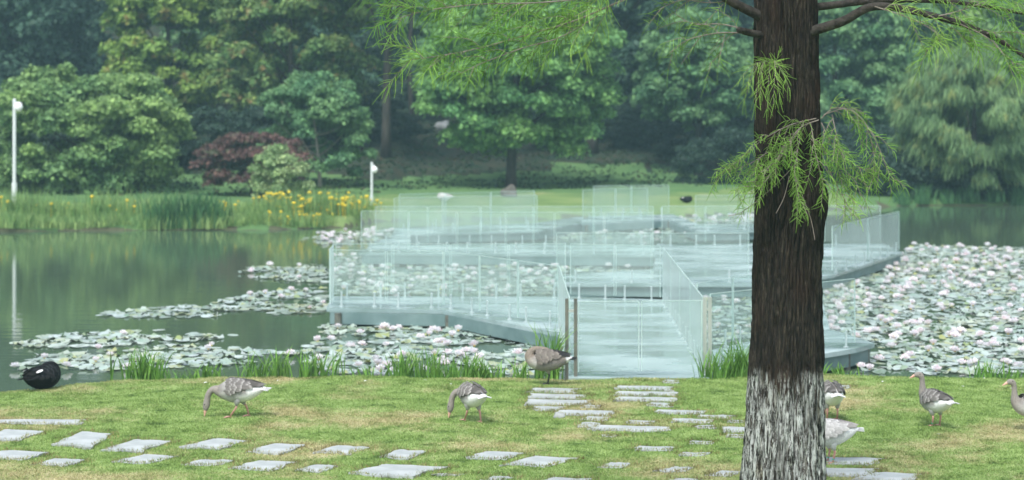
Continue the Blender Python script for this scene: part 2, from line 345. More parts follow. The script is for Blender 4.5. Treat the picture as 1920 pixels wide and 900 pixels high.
T((462,588,266,410), 78.5, 'lime', 'pale green leafy shrub in front of the purple maple', cat='shrub', name='pale_shrub', lobes=38, per=170, leaf=.1, tr=.04, low=-.9)
T((560,930,-420,70), 99, 'dark', 'very tall dark tree with thick bare trunk left of the big round tree', trunk_px=724, tr=.24, lobes=80, per=200, leaf=.2)
T((700,1000,-460,30), 110, 'dark', 'tall dark tree with slender leaning trunk, second left of the round tree', trunk_px=778, tr=.14, lean=-1.2, lobes=60, per=200, leaf=.2)
T((768,1182,-70,345), 92, 'camphor', 'big round bright green tree on the far lawn', trunk_px=958, tr=.26, lobes=210, per=250, leaf=.15, low=-.85, lobe=(.13,.23))
T((1090,1400,-260,262), 106, 'dark', 'dark tree whose trunk stands right of the round tree', trunk_px=1109, tr=.3, lobes=150, per=250, leaf=.2, low=-.8, lobe=(.15,.26))
T((1180,1440,20,270), 101, 'teal', 'hazy green tree just left of the near trunk', tr=.2, lobes=110, per=250, leaf=.17, low=-.9, lobe=(.16,.28))
T((1262,1425,238,372), 96, 'shadow', 'low dark rounded shrub on the far lawn', cat='shrub', name='dark_shrub', lobes=45, per=170, leaf=.1, tr=.05, low=-.9)
T((1400,1730,-80,400), 101, 'teal', 'blue-green tree between the near trunk and the willow', tr=.25, lobes=170, per=260, leaf=.17, low=-.95, lobe=(.14,.24))
T((1668,1985,84,388), 86.8, 'willow', 'pale green weeping willow hanging over the water', name='weeping_willow', lobes=170, per=230, leaf=.14, style='willow', low=-.8, flat=.9, lobe=(.12,.22), tr=.2)
T((1880,2240,40,386), 88, 'willow', 'second willow cut by the photo edge, behind the first', name='weeping_willow', lobes=80, per=170, leaf=.14, style='willow', low=-.7, flat=.9, lobe=(.16,.26), tr=.2)
bgA = crown('crown', (7.5, 5, 8.5), 80, 210, .3, 901, low=-.8, lobe=(.16,.28)); bgB = crown('crown', (6.5, 5, 9.5), 80, 210, .3, 902, low=-.8, lobe=(.18,.3))
for k, px in enumerate(range(-620, 2700, 190)):
    D = 132 + 9 * (k % 3); hw = 7.5 * F / D
    T((px-hw, px+hw, -330 + 35*(k % 4), 300), D, 'dark' if k % 3 else 'teal', 'one of the dark trees filling the hillside behind', group='dark trees filling the hillside', cm=(bgA, bgB)[k % 2] if k % 3 else None, lobes=80, per=150, leaf=.3)
for k, (px, D, yt, yb, lm_) in enumerate([(470,118,60,330,'olive'),(590,120,40,320,'dark'),(690,124,20,300,'dark'),(840,126,-40,215,'teal'),(1000,124,60,300,'dark'),(1200,122,80,300,'dark'),(1330,118,60,320,'dark'),(130,112,180,360,'dark'),(1500,120,60,330,'dark'),(1760,118,-60,300,'teal'),(1900,112,-40,300,'tealtop'),(1640,115,40,330,'dark'),(-60,110,150,360,'dark')]):
    T((px-120, px+120, yt, yb), D, lm_, 'one of the smaller trees half hidden below the hillside trees', group='smaller trees below the hillside trees', lobes=80, per=230, leaf=.22, low=-.95, lobe=(.2,.34), tr=.12)
bs = crown('crown', (2.3, 1.8, 1.6), 40, 150, .13, 905, low=-.9)
for k, (px, py, D) in enumerate([(40,400,92),(150,405,92),(270,408,93),(380,405,95),(520,392,99),(640,380,103),(650,370,108),(1180,330,116),(1250,320,118),(1560,392,98),(1640,395,97),(1720,385,99),(1830,385,100),(1930,385,99),(600,350,112),(690,330,121),(1330,300,118),(1050,300,120),(1690,385,87.5),(1735,385,87.2),(1790,385,88.5),(1850,385,87.5),(1905,385,88.5),(1960,385,87.6),(1655,390,90),(720,0,112),(770,0,116),(815,0,120),(865,0,121),(910,0,117),(985,0,113),(1030,0,116),(1085,0,111),(1140,0,113),(1195,0,109),(1240,0,113),(745,0,106),(1050,0,107),(1290,0,106),(660,0,107),(600,0,105),(440,0,98)]):
    hw = 2.3*F/D; hf = 2.9 if k < 18 else (1.9 if px < 1600 else 2.7); c = at(px, 0, D); z = gz(c[0], D); yb = HZ + (CH - z) * F / D
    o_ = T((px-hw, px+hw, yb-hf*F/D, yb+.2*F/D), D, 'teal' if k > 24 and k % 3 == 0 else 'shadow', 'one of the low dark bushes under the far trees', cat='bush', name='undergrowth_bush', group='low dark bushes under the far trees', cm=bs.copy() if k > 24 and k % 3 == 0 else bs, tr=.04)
    if k >= 18 and px < 1600: o_.children[0].scale = (.8, .8, .5); o_.children[0].location.z = .55

n = 90000; Xg = (rng.random(n)-.5)*90; Yg = yF(Xg)+15+42*rng.random(n)**.8; ok = (wob(Xg, Yg, 1.0)+.5*wob(Xg, Yg, 2.7) > -.25); Xg, Yg = Xg[ok], Yg[ok]; n = len(Xg)
hh = (.10+.28*rng.random((n, 1)))*np.clip(.4+wob(Xg, Yg, .7), .25, 1.3)[:, None]*np.clip((Yg-yF(Xg)-14)/12, .15, 1)[:, None]; cc_ = np.stack([Xg, Yg, height(Xg, Yg)], 1)+np.concatenate([0*hh, 0*hh, hh], 1)*rng.random((n, 1))
u_ = rng.normal(size=(n, 3)); u_ /= np.linalg.norm(u_, axis=1)[:, None]; v_ = np.cross(u_, rng.normal(size=(n, 3))); v_ /= np.linalg.norm(v_, axis=1)[:, None]; sz = .06+.08*rng.random((n, 1))
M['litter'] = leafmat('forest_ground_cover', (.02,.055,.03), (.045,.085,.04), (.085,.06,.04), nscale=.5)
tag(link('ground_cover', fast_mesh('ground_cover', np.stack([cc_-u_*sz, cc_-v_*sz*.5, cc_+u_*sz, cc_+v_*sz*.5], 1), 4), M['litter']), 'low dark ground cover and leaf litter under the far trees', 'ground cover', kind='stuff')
# ------------------------------------------------------------------ far bank reeds, flowers, lamps, rocks, steps
def blades(n, spread, h, wdt, seed, lean=.35, sy=None, segs=4, curl=1.0):
    """clump of curved tapering leaf blades"""
    r = np.random.default_rng(seed); b = MB(); sy = sy or spread
    for _ in range(n):
        x, y = r.normal() * spread * .45, r.normal() * sy * .45; a = r.random() * 6.283; hh = h * (.55 + .55 * r.random()); ln = lean * hh * (.2 + r.random())
        d = np.array((math.cos(a), math.sin(a))); s = np.array((-d[1], d[0])) * wdt * (.6 + .7 * r.random()); tw = r.random()*6.283; s = np.array((math.cos(tw), math.sin(tw))) * wdt * (.5+.6*r.random())
        V = []
        for i in range(segs + 1):
            t = i / segs; c = np.array((x + d[0]*ln*t**2, y + d[1]*ln*t**2, hh * (t - .22*curl*lean*t**3))); wd = (1 - t**2.2) * .5 + .03
            V += [(c[0]-s[0]*wd, c[1]-s[1]*wd, c[2]), (c[0]+s[0]*wd, c[1]+s[1]*wd, c[2])]
        b.add(V, [(2*i, 2*i+1, 2*i+3, 2*i+2) for i in range(segs)])
    return b
M['reed'] = leafmat('reed_green', (.05,.14,.06), (.09,.22,.09), nscale=1.5)
M['reedlight'] = leafmat('meadow_green', (.12,.25,.08), (.30,.42,.16), nscale=1.2)
M['iris'] = leafmat('iris_leaf', (.10,.24,.05), (.20,.36,.08), nscale=2.5)
M['yellow'] = mottled('yellow_petal', (.60,.45,.02), (.75,.58,.05), 20, .6)
def fb(px, py, back=0):
    Y = F*(CH+.0)/(py-HZ); X = (px-960)*Y/F; return X, Y, gz(X, Y)
far_clumps = [(345,1.55,150,'reed',1.5,'tall dark green reed clump on the far bank'),(380,1.2,90,'reed',.9,'shorter reed clump right of the tall dark reeds'),(310,1.1,80,'reed',.8,'shorter reed clump left of the tall dark reeds')]
for k, (px, h, n, m, sp, lab) in enumerate(far_clumps):
    Y = float(yF((px-960)*70/F)) + .5; X = (px-960)*Y/F
    tag(blades(n*2, sp, h, .05, 300+k, .3, .5).build('reed_clump', M[m], loc=(X, Y, gz(X, Y)-.05)), lab, 'reeds')
for k, px in enumerate((1690,1730,1775,1815,1860,1905,1950)):
    Y = float(yF((px-960)*86/F)) + .5; X = (px-960)*Y/F
    tag(blades(200, .4, .7+.25*(k % 2), .05, 380+k, .35, .9).build('reed_clump', M['reed'], loc=(X, Y, gz(X, Y)-.05)), 'one of the short dark reed clumps at the foot of the willow', 'reeds', 'reed clumps at the foot of the willow')
proto_m = [blades(260, 1.5, .95, .05, 320, .5, 1.1), blades(200, 1.3, 1.25, .035, 321, .25, 1.), blades(170, 1.5, .7, .10, 322, .9, 1.1)]; proto_me = [b.mesh('meadow_plant') for b in proto_m]
for m_ in proto_me: m_.materials.append(M['reedlight'])
b = MB(); b.ball((0, 0, 1), (.085, .085, .08), 8, 5); b.tube([(0, 0, 0), (0, 0, 1)], .008, 4); flower_me = b.mesh('yellow_flower'); flower_me.materials.append(M['yellow'])
r = np.random.default_rng(11)
k = 0
for px in list(range(-60, 300, 42)) + list(range(395, 670, 34)):
    for row in range(3):
        Y = float(yF((px-960)*70/F)) + .35 + row*1.9 + r.random()*.4; X = (px-960+r.normal()*14)*Y/F
        root = empty('bank_plant', (X, Y, gz(X, Y)-.05), r.random()*6.28, .5+.5*r.random() if row else .35+.35*r.random())
        o = link('foliage', proto_me[k % 3], None, root); k += 1
        nf = int(r.integers(0, 4)) if px < 500 else (int(r.integers(9, 22)) if px > 490 else int(r.integers(1, 6)))
        if row == 0: nf = nf//3
        if px < 0: nf += 2
        for _ in range(nf):
            f_ = bpy.data.objects.new('yellow_flower', flower_me); col.objects.link(f_); f_.parent = root
            f_.location = (r.normal()*.7, r.normal()*.6, 0); f_.scale = (1, 1, .3+.65*r.random())
        where = 'left of the tall reeds' if px < 300 else 'between the tall reeds and the bare lawn'
        tag(root, ('leafy bank plant with yellow blooms ' if nf else 'plain green leafy bank plant ') + where, 'plant', ('blooming' if nf else 'plain') + ' bank plants ' + where)

def lamp(px, ytop, ybase, D, w_, label):
    X = (px-960)*D/F; z0 = gz(X, D); zt = CH-(ytop-HZ)*D/F; h = zt-z0
    root = empty('street_lamp', (X, D, z0)); tag(root, label, 'lamp post')
    p = MB(); p.tube([(0,0,-.1),(0,0,h*.22)], w_*1.25, 14); p.build('lower_sleeve', M['whitepaint'], root, smooth=False)
    p = MB(); p.tube([(0,0,h*.2),(0,0,h)], w_*.8, 14); p.ball((0,0,h), w_*.8); p.build('pole', M['whitepaint'], root)
    p = MB(); p.ball((w_*2.0, 0, h-.26), (w_*1.9, w_*1.9, w_*2.3)); lh = p.build('lamp_globe', M['lampglobe'], root, smooth=True)
    p = MB(); p.tube([(0,0,h-.05),(w_*1.3,0,h-.1),(w_*1.9,0,h-.14)], .025, 8); p.build('bracket', M['whitepaint'], root)
lamp(27, 188, 390, 76, .085, 'tall white lamp post at the left, beside the broad bushy tree')
lamp(697, 306, 388, 77.5, .06, 'short white lamp post on the far lawn beside the yellow flowers')

M['rock'] = mottled('grey_rock', (.20,.22,.22), (.40,.42,.42), 3, .8, .6)
M['rockbrown'] = mottled('brown_rock', (.08,.075,.065), (.15,.14,.12), 3, .8, .6)
def rock(px, D, w_, h_, m, label, seed=0, z=None):
    X = (px-960)*D/F; b = MB(); b.ball((0, 0, h_*.3), (w_/2, w_*.4, h_*.7), 22, 14); V = b.v[0]
    for i in range(len(V)):
        n_ = noise.noise(Vector(V[i]/w_*2.2) + Vector((seed, 0, 0))); V[i] *= 1 + .35*n_
    tag(b.build('rock', m, loc=(X, D, gz(X, D) if z is None else z)), label, 'rock')
rock(955, 84, .72, .5, M['rockbrown'], 'rounded brown rock at the foot of the big round tree', 3)
rock(830, 114, 1.1, .5, M['rock'], 'pale flat rock on the hillside beside the stone steps', 5)
rock(1047, F*CH/(783-HZ), .16, .07, M['rock'], 'small dark stone lying left of a centre slab', 9)
st = empty('stone_steps', (0, 0, 0)); tag(st, 'narrow grey stone steps climbing the hillside by the pale rock', 'steps')
for i in range(9):
    D = 112.5 + i*.95; px = 890 - i*3.2; X = (px-960)*D/F; zz = gz(X, D); b = MB(); b.box((X-.75, D-.3, zz-.1), (X+.75, D+.25, zz+.16)); b.build('step', M['rock'], st)

# ------------------------------------------------------------------ boardwalk
def poly(pts): return [tuple(gp(a, b)[:2]) for a, b in pts]
decks = [
 ('entrance arm of the glass-railed boardwalk, starting at the near lawn', [(612,578),(830,582),(1066,628),(1066,709),(1330,709),(1246,562),(1060,556),(622,556)], 0.0),
 ('narrow boardwalk wing behind the near trunk, right of the entrance', [(1322,700),(1605,653),(1640,643),(1560,618),(1440,632),(1298,664)], -.006),
 ('boardwalk link running back behind the near trunk', [(1442,631),(1556,617),(1530,521),(1432,533)], -.003),
 ('wide middle arm of the boardwalk with angled right end', [(1040,532),(1430,532),(1560,516),(1692,473),(1655,457),(1232,457),(1225,505),(1040,516)], -.004),
 ('long straight far arm of the boardwalk, left of the middle arm', [(672,474),(1231,478),(1231,459),(700,459)], -.002),
 ('farthest left boardwalk arm below the far lawn', [(735,440),(1010,432),(1100,416),(1092,406),(1005,418),(742,427)], -.002),
 ('short farthest boardwalk arm below the thin glass posts', [(1086,418),(1254,411),(1310,434),(1425,432),(1425,421),(1310,421),(1262,402),(1108,405)], 0.0),
 ('short boardwalk link at far left joining two arms', [(690,459),(770,459),(770,437),(742,440)], -.006),
]
for lab, pts, z in decks:
    P = poly(pts); c = np.mean(P, axis=0); root = empty('boardwalk', (c[0], c[1], 0)); tag(root, lab, 'boardwalk')
    Q = [(a - c[0], b - c[1]) for a, b in P]
    b = MB(); b.prism(Q, -.07 + z, z + .004); b.build('deck', M['deck'], root)
    b = MB(); n = len(Q); cc = np.zeros(2)
    ins = [tuple(np.array(q) * (1 - .12/np.hypot(*q))) for q in Q]
    for i in range(n): b.wallbox(ins[i], ins[(i+1) % n], -.30 + z, -.073 + z, .06)
    b.build('fascia_beam', M['fascia'], root)
    b = MB()
    for q in ins: q2 = np.array(q) * .96; b.tube([(*q2, -1.3), (*q2, -.075 + z)], .07, 10)
    b.build('support_post', M['darksteel'], root)

def railing(pts, label, pw=1.25, h=1.12, clampn=2, posts=False):
    P = [gp(a, b)[:2] for a, b in pts]; o = P[0]; root = empty('glass_railing', (o[0], o[1], 0)); tag(root, label, 'railing')
    for a, b in zip(P[:-1], P[1:]):
        a = a - o; b = b - o; L = np.hypot(*(b-a)); n = max(1, round(L / pw)); d = (b-a)/L
        for i in range(n):
            p = a + d*(L*i/n + .02); q = a + d*(L*(i+1)/n - .02)
            m = MB(); m.wallbox(p, q, .07, h, .014); gpn = m.build('glass_panel', M['glass'], root)
            e = MB()
            e.wallbox(p - d*.006, p + d*.006, .07, h, .018); e.wallbox(q - d*.006, q + d*.006, .07, h, .018); e.wallbox(p + d*.008, q - d*.008, h + .001, h + .010, .018)
            e.build('polished_edge', M['glassedge'], gpn)
            for f_ in (() if clampn == 0 else (.2, .8) if pw < 2 else (.1, .37, .63, .9)):
                c = p + (q-p)*f_; s = MB(); s.tube([(*c, 0), (*c, .27)], .018, 8); s.tube([(*c, .004), (*c, .02)], .045, 10); s.ball((*c, .27), .024, 8, 6)
                s.build('clamp_post', M['clampmat'], root)
    return root
railing([(1068,700),(1048,616),(832,577),(618,574)], 'front glass railing from the left gate post along the entrance arm')
railing([(618,573),(626,559)], 'short end railing at the left tip of the entrance arm', 1.4)
railing([(628,558),(1062,558)], 'rear glass railing of the entrance arm, running left')
railing([(1068,558),(1240,564)], 'short rear glass railing behind the entrance deck')
railing([(1318,698),(1243,568)], 'right glass railing of the entrance with row of white clamp posts', 2.5)
railing([(1082,706),(1318,703)], 'clear glass panels standing across the entrance between the two gate posts', .95, 1.10, clampn=0)
railing([(1330,690),(1604,649)], 'front glass railing of the wing behind the near trunk', 1.3)
railing([(1306,662),(1438,634)], 'rear glass railing of the wing left of the near trunk')
railing([(1042,529),(1222,530),(1405,530)], 'front glass railing of the wide middle arm', 1.5)
railing([(1560,513),(1686,473)], 'angled glass railing right of the near trunk, end towards the lilies', 3.4)
railing([(1405,459),(1240,459)], 'rear glass railing of the wide middle arm', 1.6)
railing([(1545,458),(1652,458)], 'rear glass railing at the angled right end', 1.7)
railing([(676,472),(1040,475),(1226,476)], 'front glass railing of the long far arm', 1.5)
railing([(703,460),(1000,460),(1226,460)], 'rear glass railing of the long far arm', 1.5)
railing([(738,438),(1008,430)], 'front glass railing of the farthest left arm', 1.6)
railing([(748,428),(1003,419)], 'rear glass railing of the farthest left arm', 1.6)
railing([(1092,416),(1215,411)], 'front glass railing of the short farthest arm', 1.2)
railing([(1112,406),(1255,404)], 'rear glass railing of the short farthest arm', 1.2)
railing([(1303,431),(1420,430)], 'far glass railing just left of the near trunk', 1.5)

def gatepost(px, py, label, mats, w_=.05, sep=.13, h=1.15):
    x, y, _ = gp(px, py); root = empty('gate_post', (x, y, 0)); tag(root, label, 'post')
    for s, m in zip((-1, 1), mats):
        b = MB(); b.wallbox((s*sep/2-w_/2, 0), (s*sep/2+w_/2, 0), -.1, h, .05); b.build('upright', M[m], root)
    b = MB(); b.wallbox((-sep/2, 0), (sep/2, 0), .0, h-.03, .012); b.build('glass_infill', M['glass'], root)
    for z in (.25, h-.2):
        b = MB(); b.wallbox((-sep/2+w_/2+.001, 0), (sep/2-w_/2-.001, 0), z, z+.04, .03); b.build('bracket', M['steel'], root)
gatepost(1071, 706, 'brownish double gate post left of the boardwalk entrance', ('darksteel','darksteel'))
gatepost(1326, 702, 'shiny steel double gate post right of the boardwalk entrance', ('steel','steel'), .055, .075)

# ------------------------------------------------------------------ water lilies
def inside(P, q):
    P = np.asarray(P); x, y = P[:, 0], P[:, 1]; c = np.zeros(len(P), bool); n = len(q)
    for i in range(n):
        x1, y1 = q[i]; x2, y2 = q[(i+1) % n]
        if y1 == y2: continue
        c ^= ((y1 > y) != (y2 > y)) & (x < (x2-x1)*(y-y1)/(y2-y1)+x1)
    return c
WZ = -.35
def wp(pts): return [tuple(gp(a, b, WZ)[:2]) for a, b in pts]
patches = [ # polygon px, pads/m2, flowers/m2, zone
 ([(20,645),(95,629),(190,624),(300,619),(330,626),(440,630),(385,640),(200,650),(90,657)], 36, .15, 'left'),
 ([(18,694),(60,672),(130,664),(240,652),(330,649),(450,656),(575,662),(560,674),(420,688),(300,692),(110,701)], 40, 1.2, 'left'),
 ([(165,594),(225,580),(310,576),(400,574),(445,592),(330,598)], 34, .25, 'left'),
 ([(385,574),(430,560),(520,546),(612,540),(615,588),(500,592),(430,584)], 34, .8, 'left'),
 ([(448,512),(470,502),(612,497),(612,532),(560,530),(470,520)], 34, .8, 'left'),
 ([(565,450),(600,440),(660,434),(738,430),(738,446),(640,462),(600,460)], 20, 2.0, 'left'),
 ([(545,668),(600,640),(600,605),(700,602),(820,604),(960,612),(1062,632),(1062,704),(960,706),(640,704)], 30, 2.0, 'centre'),
 ([(620,552),(625,480),(1060,482),(1062,552)], 13, 1.3, 'glass'),
 ([(1062,482),(1040,478),(1230,486),(1224,508),(1036,512)], 12, .8, 'glass'),
 ([(1060,549),(1440,549),(1440,537),(1040,537)], 10, .7, 'glass'),
 ([(742,450),(1230,450),(1260,440),(1300,450),(1430,448),(1430,440),(1310,437),(1252,414),(1100,420),(1010,436),(742,444)], 10, .8, 'glass'),
 ([(1255,409),(1430,406),(1430,420),(1310,420)], 14, 2.2, 'glass'),
 ([(1262,570),(1440,545),(1440,628),(1300,658)], 20, 1.6, 'glass'),
 ([(1550,640),(1538,560),(1560,525),(1700,476),(1710,460),(1800,462),(1930,466),(2050,468),(2080,700),(1960,700),(1800,703),(1610,702),(1645,645)], 25, 1.7, 'right'),
]
deckpolys = [poly(p) for _, p, _ in decks]
PX, PZ, FL = [], [], []
for pts, pd, fd, zone in patches:
    q = wp(pts); A = np.array(q); lo, hi = A.min(0), A.max(0); ar = np.prod(hi-lo)
    n = int(ar * pd); P = lo + (hi-lo) * rng.random((n, 2)); P = P[inside(P, q)]
    if zone != 'right': # open water shows between the pads in drifts
        P = P[(wob(P[:, 0], P[:, 1], 1.1) + .35*wob(P[:, 0], P[:, 1], 3.3) > -.55)]
    keep = P[:, 1] > yE(P[:, 0]) + .45
    PX.append(P[keep])
    n = max(1, int(ar * fd)); P = lo + (hi-lo) * rng.random((n, 2)); P = P[inside(P, q)]
    P = P[P[:, 1] > yE(P[:, 0]) + .5]
    for d in deckpolys: P = P[~inside(P, d)]
    FL += [(x, y, zone) for x, y in P]
P = np.concatenate(PX); n = len(P); print('pads', n)
K = 11; a = np.linspace(.25, 2*math.pi-.25, K-1)
ring = np.concatenate([[[0, 0]], np.stack([np.cos(a), np.sin(a)], 1)])   # notch at the hub
rot = rng.random(n)*6.283; rad = .07+.07*rng.random(n); cs, sn = np.cos(rot), np.sin(rot)
lx = ring[None, :, 0]*rad[:, None]; ly = ring[None, :, 1]*rad[:, None]
tx, ty = rng.normal(size=n)*.05, rng.normal(size=n)*.045+.045
gx = lx*cs[:, None]-ly*sn[:, None]; gy = lx*sn[:, None]+ly*cs[:, None]
rr2 = (ring**2).sum(1)[None]
gzz = WZ + .006 + .018*rng.random((n, 1)) + gx*tx[:, None] + gy*ty[:, None] + .012*rr2 + (rng.random((n, K)) < .12)*.035*rr2*(rng.random((n, 1)) < .5) * 1.3
gzz = np.maximum(gzz, WZ + .003)
V = np.stack([P[:, :1]+gx, P[:, 1:]+gy, gzz], -1)
tag(link('lily_pads', fast_mesh('lily_pads', V, K), M['pad']), 'silvery green lily pads floating in mats over the pond', 'lily pads', kind='stuff')

def lily(seed, closed=0):
    r = np.random.default_rng(seed); b = MB()
    for ring_, (np_, el, L) in enumerate([(9, .30, .085), (8, .75, .078), (6, 1.1, .062)]):
        for i in range(np_):
            a = 6.283*(i+.5*ring_)/np_ + r.normal()*.06; e = min(1.35, el+closed+r.normal()*.08); d = np.array((math.cos(a), math.sin(a), 0)); s = np.array((-d[1], d[0], 0)); w_ = L*.40
            def pt(t, k): return d*L*t*math.cos(e*(.75+.35*t)) + np.array((0, 0, .02+L*t*math.sin(e*(.75+.35*t)))) + s*k*w_ + np.array((0,0,abs(k)*.008))
            b.add([pt(0, 0), pt(.5, -1), pt(1, 0), pt(.5, 1)], [(0, 3, 2, 1)], mi=0)
    b.ball((0, 0, .04), (.018, .018, .02), 8, 5); b.mi[-40:] = [1]*40
    return b
protos = [lily(40), lily(41), lily(42, .35), lily(43, .15), lily(44, .55)]
pm = []
for b in protos:
    me = b.mesh('water_lily'); me.materials.append(M['petal']); me.materials.append(M['stamen']); pm.append(me)
FL.sort(key=lambda t: t[1]); print('flowers', len(FL))
nearf = [f for f in FL if abs(f[0]) < f[1]*.27][:300]; ns = set(id(f) for f in nearf); rest = [f for f in FL if id(f) not in ns]
lab = {'left': 'white water lily blossom among the pads left of the boardwalk', 'centre': 'pale pink water lily blossom between the near lawn and boardwalk front',
       'glass': 'water lily blossom seen behind glass railings', 'right': 'white-pink water lily blossom in the dense bed right of the near trunk'}
grp = {'left': 'blossoms left of the boardwalk', 'centre': 'blossoms before the boardwalk', 'glass': 'blossoms behind the glass', 'right': 'blossoms right of the near trunk'}
for x, y, zone in nearf:
    o = bpy.data.objects.new('water_lily', pm[int(rng.integers(5))]); col.objects.link(o); s = (1.25 if zone in ('right', 'centre') else 1.05)+.45*rng.random()
    o.location = (x, y, WZ + .008 + .03*rng.random()); o.rotation_euler = (rng.normal()*.15, rng.normal()*.15, rng.random()*6.28); o.scale = (s, s, s)
    tag(o, lab[zone], 'water lily', grp[zone])
b = MB()
for x, y, zone in rest:
    p = protos[int(rng.integers(5))]; s = 1.2+.7*rng.random(); a = rng.random()*6.28; c_, s_ = math.cos(a)*s, math.sin(a)*s
    V = np.concatenate(p.v); W = np.stack([V[:, 0]*c_-V[:, 1]*s_+x, V[:, 0]*s_+V[:, 1]*c_+y, V[:, 2]*s+WZ+.02], 1)
    b.v.append(W); b.f += [[i+b.n for i in q] for q in p.f]; b.mi += p.mi; b.n += len(W)
tag(b.build('distant_water_lilies', [M['petal'], M['stamen']]), 'tiny white water lily blossoms over the farther pads', 'water lilies', kind='stuff')

# ------------------------------------------------------------------ slabs in the lawn
SL = {
 'back row of the left slabs': [(-20,165,786,796,20)],
 'middle row of slabs on the lawn': [(-40,85,804,829,40),(95,215,808,843,48),(184,322,821,850,58),(335,466,822,847,55),(457,572,830,854,45),(586,692,835,856,38),(705,800,843,865,32),(866,990,844,865,38),(1190,1266,836,846,6)],
 'front row of slabs on the lawn': [(-50,95,845,868,45),(58,162,858,876,35),(207,337,851,872,50),(335,442,860,876,40),(425,560,860,884,50),(548,635,870,886,35),(645,842,869,897,60),(933,1084,855,880,55),(1115,1187,865,879,24),(1225,1305,872,886,30),(1318,1395,882,896,30)],
 'lowest row of slabs at the photo foot': [(805,880,886,893,20),(900,965,891,905,24),(1000,1110,894,912,30),(1240,1320,896,912,24)],
 'left slab path towards the sleeping goose': [(988,1092,727,737,14),(990,1111,738,749,8),(984,1116,748,761,8),(998,1062,761,770,4),(1090,1128,759,766,4),(1047,1152,770,782,2),(1085,1150,782,790,20),(1080,1130,791,803,14),(1105,1258,797,809,-4)],
 'right slab path towards the boardwalk entrance': [(1243,1274,712,718,3),(1152,1268,724,733,5),(1152,1273,735,744,4),(1150,1272,744,754,10),(1212,1266,754,762,8),(1228,1326,767,777,8),(1308,1380,778,785,3),(1258,1342,785,794,5),(1172,1230,788,795,5),(1364,1396,788,794,2),(1305,1342,798,804,2),(1354,1420,801,813,5),(1360,1402,814,821,4),(1130,1156,815,820,2),(1290,1336,825,832,3),(1270,1332,848,855,10)],
 'slabs right of the near trunk': [(1500,1668,856,874,30),(1500,1652,876,894,10),(1595,1738,885,908,40),(1553,1593,721,728,4)],
}
ORD = ['first','second','third','fourth','fifth','sixth','seventh','eighth','ninth','tenth','eleventh','twelfth','thirteenth','fourteenth','fifteenth','sixteenth']
slabquads = []
for row, items in SL.items():
    across = 'row' in row
    for i, (x0, x1, y0, y1, sk) in enumerate(items):
        if y0 > 800 and sk > 18: sk *= 1.25; y0 += 1; y1 -= 2
        zt = .012; q = [gp(x0, y1-.18*(y1-y0), zt), gp(x0+sk, y0, zt), gp(x1, y0+.18*(y1-y0), zt), gp(x1-sk*.8, y1, zt)]
        Q = []
        for k in range(4):   # rough edges
            a_, b_ = q[k][:2], q[(k+1) % 4][:2]
            for tt in (.04, .2, .4, .6, .8, .96):
                p = a_ + (b_-a_)*tt + rng.normal(size=2)*.016; cen_ = sum(qq[:2] for qq in q)/4
                if k in (3, 2): p = p + (cen_-p)*max(0, .10+.16*float(wob(p[0]*1., p[1]*1., 4.5)))
                Q.append(p)
        slabquads.append([tuple(p) for p in Q]); c = np.mean(Q, axis=0); b = MB(); b.prism([tuple(p-c) for p in Q], -.05, zt)
        o = b.build('stone_slab', M['slab'], loc=(c[0], c[1], max(gz(*p) for p in Q + [c])-.002)); o.rotation_euler = (rng.normal()*.006, rng.normal()*.006, 0)
        side = 'from the left' if (across or 'right of' in row) else 'from the pond'
        txt = f'{row}, {ORD[i]} {side}' if len(items) > 1 else f'{row}, thin and half overgrown'
        tag(o, 'flat grey stone slab, ' + txt, 'slab', 'flat stone slabs set in the lawn')

# ------------------------------------------------------------------ grass blades
n = 520000
Yg = 19.2 + (29.2-19.2) * rng.random(n)**.9; Xg = (rng.random(n)-.5) * 2 * (Yg*.275)
ok = Yg < yE(Xg) + .28
for q in slabquads:
    A = np.array(q); lo, hi = A.min(0), A.max(0); m_ = ok & (Xg > lo[0]) & (Xg < hi[0]) & (Yg > lo[1]) & (Yg < hi[1]); ii = np.where(m_)[0]
    if len(ii):
        c = A.mean(0); q2 = [tuple(c+(p-c)*.96) for p in A]; ins_ = inside(np.stack([Xg[ii], Yg[ii]], 1), q2); ok[ii[ins_]] = False
Xg, Yg = Xg[ok], Yg[ok]; n = len(Xg); Zg = height(Xg, Yg); print('blades', n)
tuft = np.clip(wob(Xg, Yg, 5.0)*.5+.5*wob(Xg, Yg, 2.1)+.4, .25, 1.6)
hh = (.012+.020*rng.random(n))*(.6+.6*tuft); a = rng.random(n)*6.283; wd = .0045+.004*rng.random(n); ln = hh*(.3+1.0*rng.random(n)); b_ = rng.random(n)*6.283
base = np.stack([Xg, Yg, Zg-.003], 1); sd_ = np.stack([np.cos(a)*wd, np.sin(a)*wd, 0*a], 1)
tip = base + np.stack([np.cos(b_)*ln, np.sin(b_)*ln, hh], 1)
# longer straw-coloured thatch round the slab edges
TB = []
for q in slabquads:
    A = np.array(q); n_ = len(A)
    for k_ in range(n_):
        a_, b2 = A[k_], A[(k_+1) % n_]; far_ = (a_[1]+b2[1])/2 > A[:, 1].mean(); m_ = int(np.hypot(*(b2-a_))*(260 if far_ else 280)) + 2
        t_ = rng.random((m_, 1)); o_ = (a_+b2)/2-A.mean(0); o_ = o_/np.hypot(*o_); TB.append(a_+(b2-a_)*t_+o_*(rng.random((m_, 1))**1.5*(.14 if far_ else .07)-(.0 if far_ else .055)))
TB = np.concatenate(TB); m_ = len(TB); hb = .025+.035*rng.random(m_); a = rng.random(m_)*6.283; ln = hb*(.3+.8*rng.random(m_)); b_ = rng.random(m_)*6.283
b0 = np.stack([TB[:, 0], TB[:, 1], height(TB[:, 0], TB[:, 1])-.003], 1); s0 = np.stack([np.cos(a)*.005, np.sin(a)*.005, 0*a], 1)
